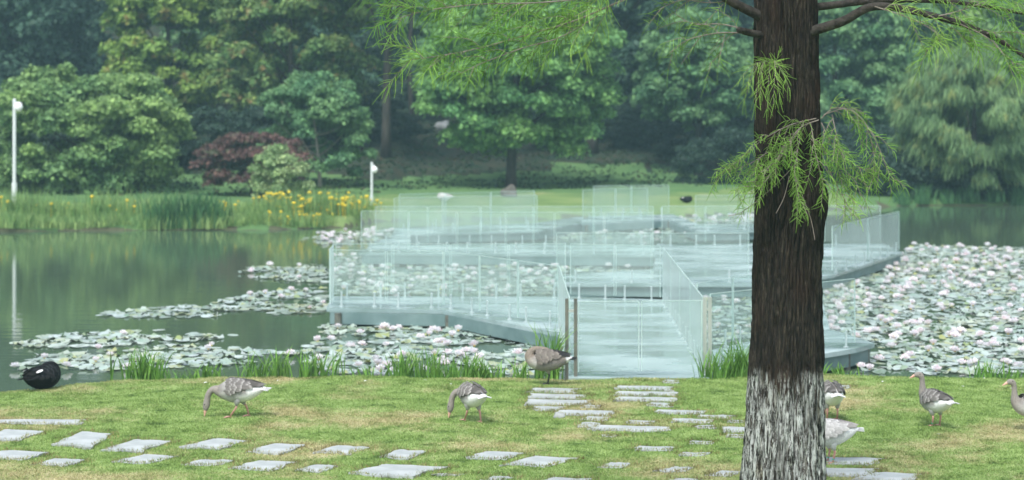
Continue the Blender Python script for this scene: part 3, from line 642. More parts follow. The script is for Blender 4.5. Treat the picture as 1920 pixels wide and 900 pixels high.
t0 = b0+np.stack([np.cos(b_)*ln, np.sin(b_)*ln-.006, hb], 1); far_b = rng.random(m_) < .55
base = np.concatenate([base, b0]); sd_ = np.concatenate([sd_, s0]); tip = np.concatenate([tip, t0])
bmi = np.concatenate([np.zeros(n, int), np.where(far_b, 1, 0)])
tag(link('grass', fast_mesh('grass', np.stack([base-sd_, base+sd_, tip], 1), 3, mi=bmi), [M['blade'], M['straw']]), 'short trodden green and straw lawn grass', 'grass', kind='stuff')

# near bank plants
clumps = [(268,.42,40,.2,'thick upright green iris clump above the left pads'),(292,.36,14,.1,'slim iris clump beside the thick left one'),(350,.24,22,.25,'short grassy clump between the left iris clumps'),(395,.22,18,.2,'short grassy clump above the left grazing goose'),
 (478,.36,22,.18,'iris clump with slender blades above the lawn edge right of the left goose'),(516,.40,24,.15,'tall slim iris clump standing alone on the left bank'),(578,.45,20,.16,'broad leaved iris clump with bent tips'),(612,.34,16,.2,'ragged iris clump below the boardwalk tip'),
 (690,.22,14,.15,'small weed clump on the bank below the boardwalk beam'),(752,.38,26,.16,'bushy iris clump with brown stems on the middle bank'),(800,.42,26,.2,'leafiest iris clump on the middle bank'),(845,.28,22,.15,'low iris clump right of the leafiest one'),
 (885,.34,34,.18,'fine bladed reed clump left of the sleeping goose'),(915,.26,26,.15,'short fine reed clump nearest the sleeping goose'),(975,.3,12,.08,'single bladed iris tuft just left of the sleeping goose'),
 (1030,.72,34,.13,'tallest iris clump behind the sleeping goose'),(1350,.42,40,.16,'dense iris clump right of the steel gate post'),(1385,.5,44,.16,'dense iris clump touching the near trunk on its left'),
 (1560,.2,20,.2,'small iris clump right of the near trunk'),(1590,.18,14,.2,'low tuft left of the dense lily bed'),(1860,.26,20,.2,'iris clump above the right-hand standing goose'),(1900,.2,20,.2,'iris clump at the far right bank')]
for k, (px, h, n_, sp, lb) in enumerate(clumps):
    X = (px-960)*28/F; Y = float(yE(X)) + .03; X = (px-960)*Y/F
    tag(blades(int(n_*2.2), sp*1.7, h*1.45, .034, 500+k, .45, .12).build('iris_clump', M['iris'], loc=(X, Y, gz(X, Y)-.03)), lb, 'plant')
# scattered feathers on the lawn
fm = MB(); fm.add([(-.03,0,0),(0,-.012,.008),(.035,0,.004),(0,.012,.012)], [(0,1,2,3)]); fme = fm.mesh('feather'); fme.materials.append(M['lampglobe'])
for px, py in [(1072,708),(1148,708),(685,718),(797,716),(845,724),(1845,712),(1805,727),(1895,730),(520,715),(385,722),(1760,820),(1655,718)]:
    x, y, _ = gp(px, py); o = bpy.data.objects.new('feather', fme); col.objects.link(o); o.location = (x, y, gz(x, y)+.022); o.rotation_euler = (0, 0, rng.random()*3); tag(o, 'tiny white feather lying on the lawn', 'feather', 'white feathers on the lawn')

# ------------------------------------------------------------------ geese
def interp_st(st, k=4):
    st = np.array(st, float); n = len(st); out = []
    for i in range(n-1):
        p0, p1, p2, p3 = st[max(0, i-1)], st[i], st[i+1], st[min(n-1, i+2)]
        for j in range(k):
            t = j/k; out.append(.5*((2*p1)+(-p0+p2)*t+(2*p0-5*p1+4*p2-p3)*t*t+(-p0+3*p1-3*p2+p3)*t**3))
    out.append(st[-1]); return np.array(out)
BODY = [(-.315,.345,.010,.025),(-.27,.335,.040,.060),(-.18,.318,.086,.096),(-.07,.303,.120,.122),(.03,.298,.132,.130),(.12,.308,.122,.116)]
NECK = {
 'up': [(.185,.335,.094,.086),(.228,.385,.064,.056),(.240,.445,.043,.040),(.243,.505,.034,.032),(.248,.56,.033,.031),(.266,.60,.040,.034),(.300,.613,.037,.031),(.330,.606,.026,.022),(.345,.600,.016,.016)],
 'graze': [(.190,.305,.096,.088),(.245,.310,.064,.058),(.290,.318,.045,.042),(.333,.300,.037,.035),(.362,.252,.035,.033),(.375,.195,.036,.032),(.383,.145,.041,.034),(.390,.105,.035,.029),(.395,.078,.022,.019),(.397,.068,.014,.014)],
 'tuck': [(.185,.330,.100,.095),(.215,.375,.070,.062),(.195,.425,.048,.045),(.140,.448,.040,.038),(.080,.445,.038,.036),(.02,.438,.036,.032),(-.03,.43,.022,.02)],
}
def goose(name, label, px, py, yaw, pose, S=1.0, head_yaw=0, pal='grey', sit=0, legs='stand', z=0, cat='goose', loc=None, group=None):
    pals = {'grey': dict(back=(.25,.235,.22), breast=(.40,.40,.39), belly=(.36,.36,.35), vent=(.72,.73,.73), neck=(.24,.22,.20), fdark=(.125,.118,.11), fedge=(.29,.28,.27), prim=(.07,.065,.06), tail=(.78,.79,.8), bill=(.62,.36,.28), leg=(.50,.27,.23)),
            'pale': dict(back=(.48,.47,.46), breast=(.56,.56,.56), belly=(.55,.56,.56), vent=(.75,.76,.77), neck=(.42,.40,.38), fdark=(.42,.41,.40), fedge=(.54,.53,.52), prim=(.3,.28,.27), tail=(.78,.79,.8), bill=(.6,.36,.28), leg=(.52,.28,.24)),
            'brown': dict(back=(.18,.16,.14), breast=(.45,.44,.42), belly=(.22,.205,.185), vent=(.72,.73,.73), neck=(.2,.17,.14), fdark=(.125,.112,.098), fedge=(.19,.172,.15), prim=(.02,.02,.022), tail=(.03,.03,.032), bill=(.03,.03,.03), leg=(.035,.035,.035)),
            'black': dict(back=(.012,.013,.015), breast=(.014,.015,.017), belly=(.012,.012,.013), vent=(.012,.012,.013), neck=(.015,.015,.017), fdark=(.010,.010,.011), fedge=(.035,.04,.045), prim=(.008,.008,.008), tail=(.01,.01,.01), bill=(.35,.03,.02), leg=(.02,.02,.02))}
    c_ = {k: np.array(v) for k, v in pals[pal].items()}
    if loc is None: loc = tuple(gp(px, py)[:2]) + (0,); loc = (loc[0], loc[1], gz(loc[0], loc[1]))
    root = empty(name, (loc[0], loc[1], loc[2]+z), yaw, S); tag(root, label, cat, group)
    nb = len(BODY); st = interp_st(BODY + NECK[pose]); dz = -sit; st[:, 1] += dz
    if pal == 'black' or pose == 'tuck': st[:, 3] *= 1.08
    kneck = (nb)*4; C = np.stack([st[:, 0], 0*st[:, 0], st[:, 1]], 1); tan = np.gradient(C, axis=0); tan /= np.linalg.norm(tan, axis=1)[:, None]
    side = np.tile((0., 1, 0), (len(C), 1)); up = np.cross(tan, side)
    # turn the neck progressively
    for i in range(len(C)):
        f = np.clip((i-kneck)/8, 0, 1)*head_yaw
        if f:
            Rm = np.array(Matrix.Rotation(f, 3, 'Z')); piv = np.array((.235, 0, 0)) if pose == 'up' else np.array((.2, 0, 0))
            C[i] = Rm@(C[i]-piv)+piv; up[i] = Rm@up[i]; side[i] = Rm@side[i]
    n = 22; a = np.arange(n)*2*math.pi/n; V = []; colr = []
    for i in range(len(C)):
        V.append(C[i]+np.cos(a)[:, None]*up[i]*st[i, 2]+np.sin(a)[:, None]*side[i]*st[i, 3])
        x = st[i, 0]
        for j in range(n):
            u = math.cos(a[j]) # 1 = back, -1 = belly
            if i > kneck+3: k = c_['neck']*(1+.12*math.sin(j*3.0+i))
            elif i > kneck-4: f = np.clip((i-kneck+4)/7, 0, 1); k = c_['breast']*(1-f)+c_['neck']*f; k = k*(.8+.3*(u < 0))
            elif x < (-.12 if pal != 'brown' else -.235): k = c_['vent'] if u < .75 else (c_['vent']*.8 if x < -.22 else c_['back'])
            elif u < 0: f = np.clip((-x)/.12+.2, 0, 1)*(pal != 'brown'); k = c_['belly']*(1-f)+c_['vent']*f if u < -.3 else c_['belly']*.85
            else: k = c_['back']
            colr.append(k)
    m = len(C); Fc = [(i*n+j, i*n+(j+1) % n, (i+1)*n+(j+1) % n, (i+1)*n+j) for i in range(m-1) for j in range(n)]+[tuple(range(n))[::-1], tuple(range((m-1)*n, m*n))]
    b = MB(); b.add(np.concatenate(V), [f[::-1] for f in Fc], np.array(colr)); b.build('body', M['swanplume' if pal == 'black' else 'plumage'], root, smooth=True)
    # bill, eyes
    tip = C[-1]; td = tan[-1].copy(); fy = head_yaw
    Rm = np.array(Matrix.Rotation(fy, 3, 'Z')); td = Rm@tan[-1]; s_ = side[-1]; u_ = up[-1]
    if pose != 'tuck':
        b = MB(); L = .065; vv = []
        for t_, ru, rs in ((-.012, .020, .018), (.015, .017, .016), (.04, .010, .014), (.058, .006, .012), (L, .003, .006)):
            cc = tip+td*t_-u_*.004*(t_/L)
            vv.append(cc+np.cos(a[::2])[:, None]*u_*ru+np.sin(a[::2])[:, None]*s_*rs)
        n2 = 11; b.add(np.concatenate(vv), [(i*n2+(j+1) % n2, i*n2+j, (i+1)*n2+j, (i+1)*n2+(j+1) % n2) for i in range(4) for j in range(n2)]+[tuple(range(4*n2, 5*n2))[::-1]], c_['bill']); b.build('bill', M['horn'], root, smooth=True)
        i = len(C)-11 if pose == 'up' else len(C)-13
        for sg in (1, -1):
            e = C[i]+side[i]*sg*st[i, 3]*.88+up[i]*st[i, 2]*.35; b = MB(); b.ball(e, .0075, 8, 6, np.array((.01,.01,.01))); b.build('eye', M['horn'], root, smooth=True)
    # folded wings: shell and layered feathers following the flank
    bs_ = st[:kneck+3]; order = np.argsort(bs_[:, 0]); bx_, bz_, bu_, bw_ = (bs_[order, k] for k in range(4))
    def surf(x, ang, off):
        if x < -.20: zc = np.interp(-.20, bx_, bz_)+(-.20-x)*-.03; ru = np.interp(-.20, bx_, bu_)*(1-(-.20-x)/.24); rs = np.interp(-.20, bx_, bw_)*(1-(-.20-x)/.26)
        else: zc, ru, rs = np.interp(x, bx_, bz_), np.interp(x, bx_, bu_), np.interp(x, bx_, bw_)
        return np.array((x, math.sin(ang)*(rs+off), zc+math.cos(ang)*(ru+off)))
    for sg in (1, -1):
        b = MB(); NU, NV = 14, 8; vv = []; cc = []
        for i in range(NU):
            x = .14-.43*i/(NU-1); w0 = .10+.0*i; w1 = 1.75-.95*(i/(NU-1))**1.5 if i > 2 else 1.0+.35*i
            for j in range(NV):
                ang = w0+(w1-w0)*j/(NV-1); off = .002+.016*math.sin(math.pi*j/(NV-1))**.5*math.sin(math.pi*min(1, (i+.2)/(NU-.6)))**.4
                vv.append(surf(x, ang*sg, off)); cc.append(c_['fdark']*1.1)
        ff = [(i*NV+j, i*NV+j+1, (i+1)*NV+j+1, (i+1)*NV+j) for i in range(NU-1) for j in range(NV-1)]
        b.add(vv, ff if sg > 0 else [f[::-1] for f in ff], np.array(cc))
        def feather(x, ang, L, wd, off, cd_, ce, da=0.0):
            vv, cc = [], []
            for t_, k in ((0, .5), (.3, 1), (.65, 1), (.9, .7), (1, .15)):
                xx = x-L*t_; aa = ang+da*t_
                for s2 in (-1, 0, 1):
                    da2 = s2*wd*k/.12; p = surf(xx, sg*(aa+da2), off+.005*t_+(.0035 if s2 == 0 else 0)); vv.append(p); cc.append(ce if t_ > .85 else (cd_*.72+ce*.28 if s2 else cd_))
            b.add(vv, [(r_*3+q_, r_*3+q_+1, r_*3+q_+4, r_*3+q_+3) for r_ in range(4) for q_ in (0, 1)], np.array(cc))
        rows = [(.13, .075, 9, .016), (.075, .085, 8, .018), (.02, .10, 8, .019), (-.05, .12, 7, .02)]
        for ri, (x0_, L, nf, wd) in enumerate(rows[::-1]):
            for k in range(nf):
                an = .2+1.45*k/(nf-1)*(1-.12*(3-ri)); sh = .9+.25*random.random()
                feather(x0_+.035*random.random()-.03*abs(k-nf/2)/nf, an, L*(.85+.3*random.random()), wd, .016+.004*ri, c_['fdark']*sh, c_['fedge']*sh, .04)
        for k in range(5): feather(-.07-.012*k, .25+.16*k, .25-.025*k, .013, .022-.002*k, c_['prim'], c_['prim']*1.4+.01 if pal != 'grey' else c_['fedge']*.6, -.02)
        if pal == 'black':
            for _ in range(14): feather(.10-.3*random.random(), .1+1.5*random.random(), .07+.06*random.random(), .02, .018+.02*random.random(), c_['fdark']*(1+2*random.random()), c_['fedge']*(.3+.4*random.random()), random.uniform(-.5, .5))
        if pal == 'black': feather(-.13, .72, .10, .013, .045, np.array((.75,.76,.77)), np.array((.75,.76,.77)), .1)
        b.build('wing', M['swanplume' if pal == 'black' else 'plumage'], root, smooth=True)
    b = MB()
    for k in range(9):
        f = (k-4)/4; a0 = f*.42; L = .13-.02*abs(f); o_ = np.array((-.255, f*.035, .345+dz-.012*abs(f))); d = np.array((-math.cos(a0), math.sin(a0), .02-.10*abs(f))); s2 = np.array((-math.sin(a0), -math.cos(a0), 0))*.019
        b.add([o_-s2*.6, o_+s2*.6, o_+d*L*.6+s2, o_+d*L*.95+s2*.5, o_+d*L, o_+d*L*.95-s2*.5, o_+d*L*.6-s2], [(0,1,2,3,4,5,6)], c_['tail'])
        b.add([q-np.array((0, 0, .006)) for q in (o_-s2*.6, o_+s2*.6, o_+d*L*.6+s2, o_+d*L*.95+s2*.5, o_+d*L, o_+d*L*.95-s2*.5, o_+d*L*.6-s2)], [(6,5,4,3,2,1,0)], c_['tail'])
    b.build('tail', M['plumage'], root)
    if legs:
        for sg in (1, -1):
            x0_ = .0; step = 0
            if legs == 'walk': step = .10*sg
            if legs == 'close': yy = .022
            else: yy = .060
            b = MB(); b.tube([(x0_, sg*yy, .235), (x0_-.01+step*.2, sg*yy, .18), (x0_-.02+step*.35, sg*yy, .14)], [.048, .036, .016], 10, c_['belly'])
            lift = .0
            b.tube([(x0_-.02+step*.35, sg*yy, .145), (x0_-.028+step*.5, sg*yy, .115), (x0_-.005+step, sg*yy, .012+lift)], [.014, .012, .0095], 8, c_['leg'])
            p = np.array((x0_-.005+step, sg*yy, .014)); toes = []
            for an in (-.5, 0, .5):
                e = p+np.array((math.cos(an)*.075, math.sin(an)*.075, -.010)); toes.append(e); b.tube([p, (p+e)/2+np.array((0, 0, .004)), e], [.009, .007, .004], 6, c_['leg'])
            b.tube([p, p+np.array((-.025, 0, -.008))], [.007, .003], 6, c_['leg'])
            b.add([p, toes[0]*.9+p*.1, toes[1]*.85+p*.15, toes[2]*.9+p*.1], [(0, 1, 2), (0, 2, 3)], c_['leg']*1.1)
            b.build('leg', M['horn'], root, smooth=True)
            if pal == 'pale' or (pose == 'up' and sg == 1):
                b = MB(); b.tube([(x0_-.008+step, sg*yy, .04), (x0_-.012+step, sg*yy, .052)], .013, 10, (.05,.35,.22)); b.build('leg_ring', M['horn'], root)
    return root
M['swanplume'] = vcol('matte_black_plumage', .95, .03, 60, .18); M['plumage'] = vcol('plumage', .75, .15, 60, .18); M['horn'] = vcol('horn_skin', .45, .35, 30, .1)
goose('grazing_goose', 'grey goose grazing in side view on the left lawn', 448, 783, R(176), 'graze', 1.10, legs='walk')
goose('grazing_goose', 'grey goose grazing and walking, seen from behind at centre', 886, 790, R(116), 'graze', 1.08, head_yaw=R(48), legs='walk')
goose('sleeping_goose', 'brown goose with black tail sleeping with tucked head by the boardwalk', 1026, 721, R(180), 'tuck', 1.13, pal='brown', legs='close')
goose('grazing_goose', 'grey goose seen from behind, half hidden by the near trunk', 1560, 786, R(93), 'graze', 1.08)
goose('grazing_goose', 'pale goose standing on a slab right beside the near trunk', 1556, 868, R(196), 'graze', 1.08, head_yaw=R(-20), pal='pale')
goose('standing_goose', 'grey goose standing upright with head raised on the right lawn', 1754, 800, R(118), 'up', 1.0, head_yaw=R(60))
goose('standing_goose', 'grey goose entering at the right photo edge, head raised', 1936, 806, R(190), 'up', .98)
goose('black_swan', 'black swan with white wing patches resting at the left bank', 80, 729, R(64), 'tuck', 1.2, pal='black', sit=.175, legs=None, cat='swan')
x, y, _ = gp(832, 384); goose('far_duck', 'small pale grey bird on the far lawn', 0, 0, R(170), 'tuck', 1.1, pal='pale', sit=.12, legs=None, cat='duck', loc=(x, 80., gz((830-960)*80/F, 80.)))
goose('far_duck', 'dark duck on the far bank behind the boardwalk', 0, 0, R(0), 'tuck', .9, pal='black', sit=.16, legs=None, cat='duck', loc=((1287-960)*80/F, 80., gz((1287-960)*80/F, 80.)))

# ------------------------------------------------------------------ near conifer
TD = 18.0
prof = [(1040,1372,1575),(994,1380,1562),(900,1390,1547),(800,1398,1543),(700,1403,1540),(600,1410,1538),(500,1413,1537),(430,1416,1541),(390,1417,1549),(360,1417,1549),(330,1418,1541),(250,1418,1536),(150,1418,1534),(0,1418,1532),(-200,1420,1528),(-500,1426,1520),(-1500,1445,1500)]
pz = [at(0, p[0], TD)[2] for p in prof][::-1]; pl = [at(p[1], 0, TD)[0] for p in prof][::-1]; pr = [at(p[2], 0, TD)[0] for p in prof][::-1]
pz, pl, pr = pz[::-1], pl[::-1], pr[::-1]
baseX = (pl[1]+pr[1])/2
troot = empty('cypress_tree', (baseX, TD, 0)); tag(troot, 'near conifer with dark furrowed trunk whitewashed at its foot', 'tree')
zs = np.concatenate([np.arange(-.15, 5.2, .0125), np.arange(5.2, 12, .2)]); NA = 300; aa = np.arange(NA)*2*math.pi/NA
L_ = np.interp(zs, pz, pl)-baseX; R_ = np.interp(zs, pz, pr)-baseX; V = np.zeros((len(zs), NA, 3))
for i, z in enumerate(zs):
    cx_ = (L_[i]+R_[i])/2; r0 = (R_[i]-L_[i])/2
    for j in range(NA):
        ca, sa = math.cos(aa[j]), math.sin(aa[j])
        tw = z*.12; q = Vector((ca*9+tw, sa*9, z*1.1)); q2 = Vector((ca*20, sa*20+tw, z*3.0))
        f1 = noise.noise(q); f2 = noise.noise(q2); f3 = noise.noise(Vector((ca*40, sa*40, z*7)))
        d = -.040*(1-min(1, abs(f1)*8))-.022*(1-min(1, abs(f2)*7))+.014*f2+.012*f3
        rr_ = r0+d+.006+.010*math.sin(3*aa[j]+z)
        V[i, j] = (cx_+ca*rr_, sa*rr_, z)
i = np.arange(len(zs)-1)[:, None]*NA; j = np.arange(NA)[None]; j2 = (j+1) % NA
Fq = np.stack([i+j, i+j2, i+NA+j2, i+NA+j], -1).reshape(-1, 4)
t = NT('furrowed_bark'); v = t.coord('Object', (1, 1, .11)); n1 = t.noise(v, 42, 8, .78); n2 = t.noise(t.coord('Object', (1, 1, .35)), 4, 4)
bk = t.ramp(n1, [(.38, (.006,.006,.005)), (.5, (.020,.017,.014)), (.60, (.050,.041,.031)), (.71, (.15,.135,.115))])
red = t.mix(t.ramp(n2, [(.52, (0,0,0)), (.72, (.4,)*3)]), bk, (.045,.022,.014))
# remnants of whitewash on the foot: worn strips along the bark plates
tc = t.new('ShaderNodeTexCoord'); sp = t.new('ShaderNodeSeparateXYZ'); t.L(tc.outputs['Object'], sp.inputs[0])
edge = t.noise(t.coord('Object', (1, 1, .2)), 9, 4, .7)
hz_ = t.new('ShaderNodeMath', operation='MULTIPLY_ADD'); t.L(edge, hz_.inputs[0]); hz_.inputs[1].default_value = .55; t.L(sp.outputs[2], hz_.inputs[2])
mask = t.ramp(hz_.outputs[0], [(0, (1,1,1)), (1, (1,1,1))])
mr = t.new('ShaderNodeMapRange'); mr.inputs[1].default_value = 1.80; mr.inputs[2].default_value = 1.68; t.L(hz_.outputs[0], mr.inputs[0])
wear = t.ramp(t.noise(t.coord('Object', (1, 1, .13)), 38, 9, .85), [(.485, (0,)*3), (.525, (1,)*3)])
wear2 = t.ramp(t.noise(t.coord('Object', (1, 1, .3)), 5, 3), [(.30, (.25,)*3), (.55, (1,)*3)])
mm = t.new('ShaderNodeMath', operation='MULTIPLY'); t.L(mr.outputs[0], mm.inputs[0]); t.L(wear, mm.inputs[1])
mm2 = t.new('ShaderNodeMath', operation='MULTIPLY'); t.L(mm.outputs[0], mm2.inputs[0]); t.L(wear2, mm2.inputs[1])
wc = t.mix(t.ramp(t.noise(t.coord('Object', (1, 1, .2)), 12, 4), [(.55, (0,)*3), (.75, (1,)*3)]), (.48,.51,.50), (.30,.29,.22))
t.col(t.mix(mm2.outputs[0], red, wc)); t.rough(.88, .12); t.bump(n1, .9, .02); M['bark'] = t.m
link('trunk', idx_mesh('trunk', V, Fq, smooth=True), M['bark'], troot)
M['limb'] = mottled('limb_bark', (.018,.017,.015), (.06,.054,.047), 16, .9, .9, .1)
M['twig'] = mottled('grey_twig', (.14,.12,.10), (.24,.21,.19), 10, .8, 0, .2)
M['needle'] = leafmat('fresh_needles', (.15,.34,.055), (.29,.48,.11), nscale=1.2, transl=.35)
M['needledeep'] = leafmat('shaded_needles', (.11,.26,.05), (.22,.38,.09), nscale=1.2, transl=.35)

def world(pts, D0, D1):
    n = len(pts); return np.array([at(p[0], p[1], D0+(D1-D0)*i/(n-1))-np.array((baseX, TD, 0)) for i, p in enumerate(pts)])
def smooth(P, k=6): return interp_st(P, k)
class Spray:
    """needle sprays: thin string-like branchlets, built as one array of three-sided tubes"""
    def __init__(s): s.V = []; s.tw = MB(); s.r = np.random.default_rng(77)
    def string(s, p, d, L, curl, n=6, rad=.0042):
        pts = [p]; d = d/np.linalg.norm(d); st_ = L/(n-1)
        wv = s.r.normal(size=3)*.10
        for i in range(n-1):
            d = d+curl*st_*9+wv*.6; d /= np.linalg.norm(d); pts.append(pts[-1]+d*st_)
        pts = np.array(pts); t_ = np.gradient(pts, axis=0); u = np.cross(t_, (.3, 1, .2)); u /= np.linalg.norm(u, axis=1)[:, None]+1e-9; v_ = np.cross(t_/np.linalg.norm(t_, axis=1)[:, None], u)
        rr_ = rad*np.linspace(1.0, .45, n)[:, None]
        s.V.append(np.stack([pts+rr_*(math.cos(k)*u+math.sin(k)*v_) for k in (0, 2.094, 4.189)], 1))
    def twig(s, P, r0, r1, every=.03, L=(.10, .24), down=.5, start=.0, side=1.0, fwd=.6, dens=1, n=6, rad=.0038, wood=True):
        P = smooth(P, 5) if len(P) > 2 else P
        if wood: s.tw.tube(P, np.linspace(r0, r1, len(P)), 6)
        seg = np.linalg.norm(np.diff(P, axis=0), axis=1); cum = np.concatenate([[0], np.cumsum(seg)]); T_ = cum[-1]; x = T_*start; k = 0
        while x < T_:
            p = np.array([np.interp(x, cum, P[:, a]) for a in range(3)]); q = np.array([np.interp(min(T_, x+.02), cum, P[:, a]) for a in range(3)]); d = q-p+1e-6; d /= np.linalg.norm(d)
            for _ in range(dens):
                sd_ = np.cross(d, s.r.normal(size=3)); sd_ /= np.linalg.norm(sd_); sd_[1] *= .7
                dd = d*fwd*(.6+.8*s.r.random())+sd_*side+np.array((0, 0, .12)); s.string(p, dd, L[0]+(L[1]-L[0])*s.r.random(), np.array((0, 0, -down*(.3+s.r.random()))), n, rad)
            x += every*(.5+s.r.random()); k += 1
        s.string(P[-1], d, L[1]*.8, np.array((0, 0, -down)), n, rad)
    def branch(s, P, r0, r1, sub=.22, subL=(.35, .7), droop=.35, start=.1, **kw):
        P = smooth(P, 6); s.tw.tube(P, np.linspace(r0, r1, len(P)), 7)
        seg = np.linalg.norm(np.diff(P, axis=0), axis=1); cum = np.concatenate([[0], np.cumsum(seg)]); T_ = cum[-1]; x = T_*start; k = 0
        while x < T_:
            p = np.array([np.interp(x, cum, P[:, a]) for a in range(3)]); q = np.array([np.interp(min(T_, x+.03), cum, P[:, a]) for a in range(3)]); d = q-p+1e-6; d /= np.linalg.norm(d)
            up_ = np.array((0, 0, 1.)) if k % 2 else np.array((0, 0, -1.)); ra = s.r.normal(size=3)*.5; sd_ = up_*.55+ra; sd_ -= d*np.dot(sd_, d); sd_ /= np.linalg.norm(sd_)+1e-9
            L = subL[0]+(subL[1]-subL[0])*s.r.random(); L *= 1-.35*x/T_
            e = p+(d*.8+sd_*.6)*L+np.array((0, 0, -droop*L*.5)); m_ = p+(d*.5+sd_*.45)*L*.5+np.array((0, 0, .04*L))
            s.twig(np.array([p, m_, e]), .0045, .0018, **kw); x += sub*(.6+.8*s.r.random()); k += 1
        s.twig(P[-8:], r1, .002, wood=False, **kw)
    def build(s, name, mat_, parent, wname='twigs'):
        G = np.concatenate([v.reshape(1, -1, 3, 3) for v in s.V]) if len({v.shape for v in s.V}) == 1 else None
        k, n = G.shape[:2]; V = G.reshape(-1, 3); b0 = (np.arange(k)*n*3)[:, None, None]; i = np.arange(n-1)[None, :, None]*3; j = np.arange(3)[None, None]; j2 = (j+1) % 3
        Fq = np.stack([b0+i+j, b0+i+j2, b0+i+3+j2, b0+i+3+j], -1).reshape(-1, 4)
        o = link(name, idx_mesh(name, V, Fq, smooth=True), mat_, parent)
        if s.tw.v: s.tw.build(wname, M['twig'], o)
        return o

def limb(pts, D0, D1, r0, r1):
    P = smooth(world(pts, D0, D1), 6); b = MB(); rr_ = np.linspace(r0, r1, len(P)); b.tube(P, rr_, 12); b.build('limb', M['limb'], troot, smooth=True); return P
Pa = limb([(1470,85),(1520,60),(1580,40),(1640,12),(1730,25),(1830,55),(1900,92),(1985,150)], 17.9, 17.3, .055, .014)
Pb = limb([(1470,20),(1540,12),(1620,3),(1700,0),(1790,4),(1880,18),(1990,40)], 18.0, 18.3, .042, .012)
Pc = limb([(1455,45),(1415,25),(1370,2),(1300,-40),(1200,-80)], 18.0, 17.6, .055, .03)
Pd = limb([(1430,66),(1400,60),(1386,56)], 17.9, 17.6, .035, .03)
Pe = limb([(1450,-210),(1380,-140),(1280,-60),(1190,-8)], 18.0, 17.5, .045, .012)
S1 = Spray(); kw = dict(every=.015, L=(.10,.25), down=.35, side=.9, fwd=.8)
S1.branch(world([(1200,-12),(1150,8),(1080,38),(1000,62),(900,90),(830,104),(770,112)], 17.5, 17.1), .010, .003, sub=.13, subL=(.3,.55), droop=.3, start=.0, **kw)
S1.branch(world([(1190,-12),(1120,-5),(1010,5),(900,8),(800,20),(735,38)], 17.5, 17.3), .009, .003, sub=.12, subL=(.3,.55), droop=.3, start=.0, **kw)
S1.branch(world([(1120,30),(1050,70),(980,90),(900,120),(860,140)], 17.4, 17.0), .006, .003, sub=.12, subL=(.2,.35), droop=.3, **kw)
S1.branch(world([(1150,-20),(1000,-30),(860,-20),(720,0)], 17.6, 17.8), .007, .003, sub=.12, subL=(.3,.55), droop=.4, **kw)
S1.build('left_foliage', M['needle'], troot)
S2 = Spray(); kw = dict(every=.03, L=(.10,.22), down=.3, side=1.0, fwd=.6)
S2.branch(world([(1395,55),(1350,45),(1300,45),(1265,25)], 17.7, 17.9), .007, .003, sub=.14, subL=(.2,.4), droop=.3, **kw)
S2.branch(world([(1395,62),(1345,62),(1290,75),(1255,100)], 17.7, 17.7), .007, .003, sub=.14, subL=(.2,.38), droop=.3, **kw)
S2.branch(world([(1380,0),(1330,5),(1280,0),(1240,15)], 17.8, 17.9), .006, .003, sub=.14, subL=(.2,.4), droop=.3, **kw)
S2.branch(world([(1360,60),(1350,100),(1330,120)], 17.7, 17.7), .004, .002, sub=.14, subL=(.12,.25), droop=.3, **kw)
S2.build('short_left_foliage', M['needledeep'], troot)
S3 = Spray(); kw = dict(every=.018, L=(.10,.24), down=.45, side=1.0, fwd=.7)
for pts, D0, D1 in [([(1640,12),(1720,40),(1760,70),(1735,95)], 17.5, 17.2), ([(1760,30),(1800,20),(1860,0),(1930,-10)], 17.5, 17.3), ([(1800,45),(1850,70),(1890,110),(1925,140)], 17.4, 17.2), ([(1700,0),(1780,-5),(1860,10),(1940,30)], 18, 18.1), ([(1740,28),(1780,50),(1830,90)], 17.5, 17.6), ([(1850,62),(1900,60),(1950,70)], 17.4, 17.3)]:
    S3.branch(world(pts, D0, D1), .006, .0025, sub=.12, subL=(.2,.4), droop=.45, **kw)
S3.build('right_foliage', M['needle'], troot)
S4 = Spray()   # small spray on the trunk
for e in [(1400,165),(1395,190),(1415,200),(1438,205),(1462,185),(1480,165),(1388,150),(1470,140),(1425,180),(1450,195)]:
    m_ = ((1450+e[0])/2+random.uniform(-8, 8), 118); S4.twig(world([(1452,125), m_, e], 17.55, 17.3), .003, .0015, every=.028, rad=.0036, L=(.08,.17), down=.7, side=.7, fwd=.9)
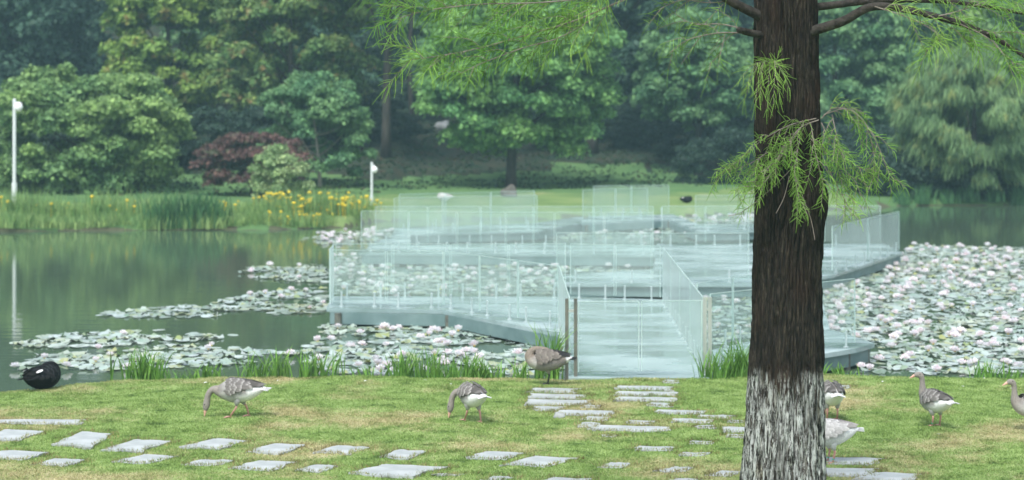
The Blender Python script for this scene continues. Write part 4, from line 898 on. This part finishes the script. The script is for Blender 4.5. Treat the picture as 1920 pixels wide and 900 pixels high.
S4.twig(world([(1452,125),(1458,108),(1462,98)], 17.55, 17.4), .003, .0015, every=.04, L=(.05,.1), down=.2)
S4.build('small_spray', M['needle'], troot)
S5 = Spray(); kw = dict(every=.018, L=(.05,.13), down=.75, side=1.0, fwd=.7, rad=.0036)
main = [[(1540,222),(1565,203),(1605,212),(1640,260),(1665,320),(1680,345)], [(1530,222),(1480,235),(1430,262),(1400,290),(1350,325)], [(1545,215),(1590,205),(1625,240),(1640,300),(1640,335)],
        [(1535,225),(1500,240),(1470,280),(1440,330),(1410,350)], [(1520,260),(1560,300),(1600,335),(1615,370)], [(1540,230),(1560,270),(1590,300),(1640,330)], [(1500,260),(1490,320),(1500,380)], [(1545,300),(1570,350),(1590,385),(1598,405)],
        [(1500,240),(1460,300),(1430,345),(1395,350)], [(1520,230),(1530,290),(1545,350)], [(1560,215),(1570,260),(1580,300)], [(1440,285),(1400,310),(1360,318)], [(1480,260),(1440,310),(1420,330)]]
for i, pts in enumerate(main):
    S5.branch(world(pts, 17.62, 17.25+.25*random.random()), .0055, .002, sub=.07, subL=(.12,.27), droop=.55, start=.1, **kw)
for pts in ([(1500,300),(1450,350),(1395,395),(1365,405)], [(1480,330),(1470,370),(1455,400)], [(1500,355),(1520,410),(1528,450)]): S5.tw.tube(smooth(world(pts, 17.6, 17.5), 6), .003, 5)
for pts in ([(1420,300),(1385,350),(1390,380)], [(1420,378),(1395,395),(1388,410)]): S5.twig(world(pts, 17.5, 17.45), .003, .0015, **kw)
S5.build('large_spray', M['needle'], troot)

# ------------------------------------------------------------------ air
b = MB(); b.box((-420, -70, -2.5), (420, 520, 60)); hz = b.build('haze', None); tag(hz, kind='stuff')
hm = bpy.data.materials.new('haze_air'); hm.use_nodes = True; hn = hm.node_tree; hn.nodes.remove(hn.nodes['Principled BSDF']); pv = hn.nodes.new('ShaderNodeVolumePrincipled')
pv.inputs['Color'].default_value = (.50,.82,.95,1); pv.inputs['Density'].default_value = .0007; hn.links.new(pv.outputs[0], hn.nodes['Material Output'].inputs['Volume']); hz.data.materials.append(hm)
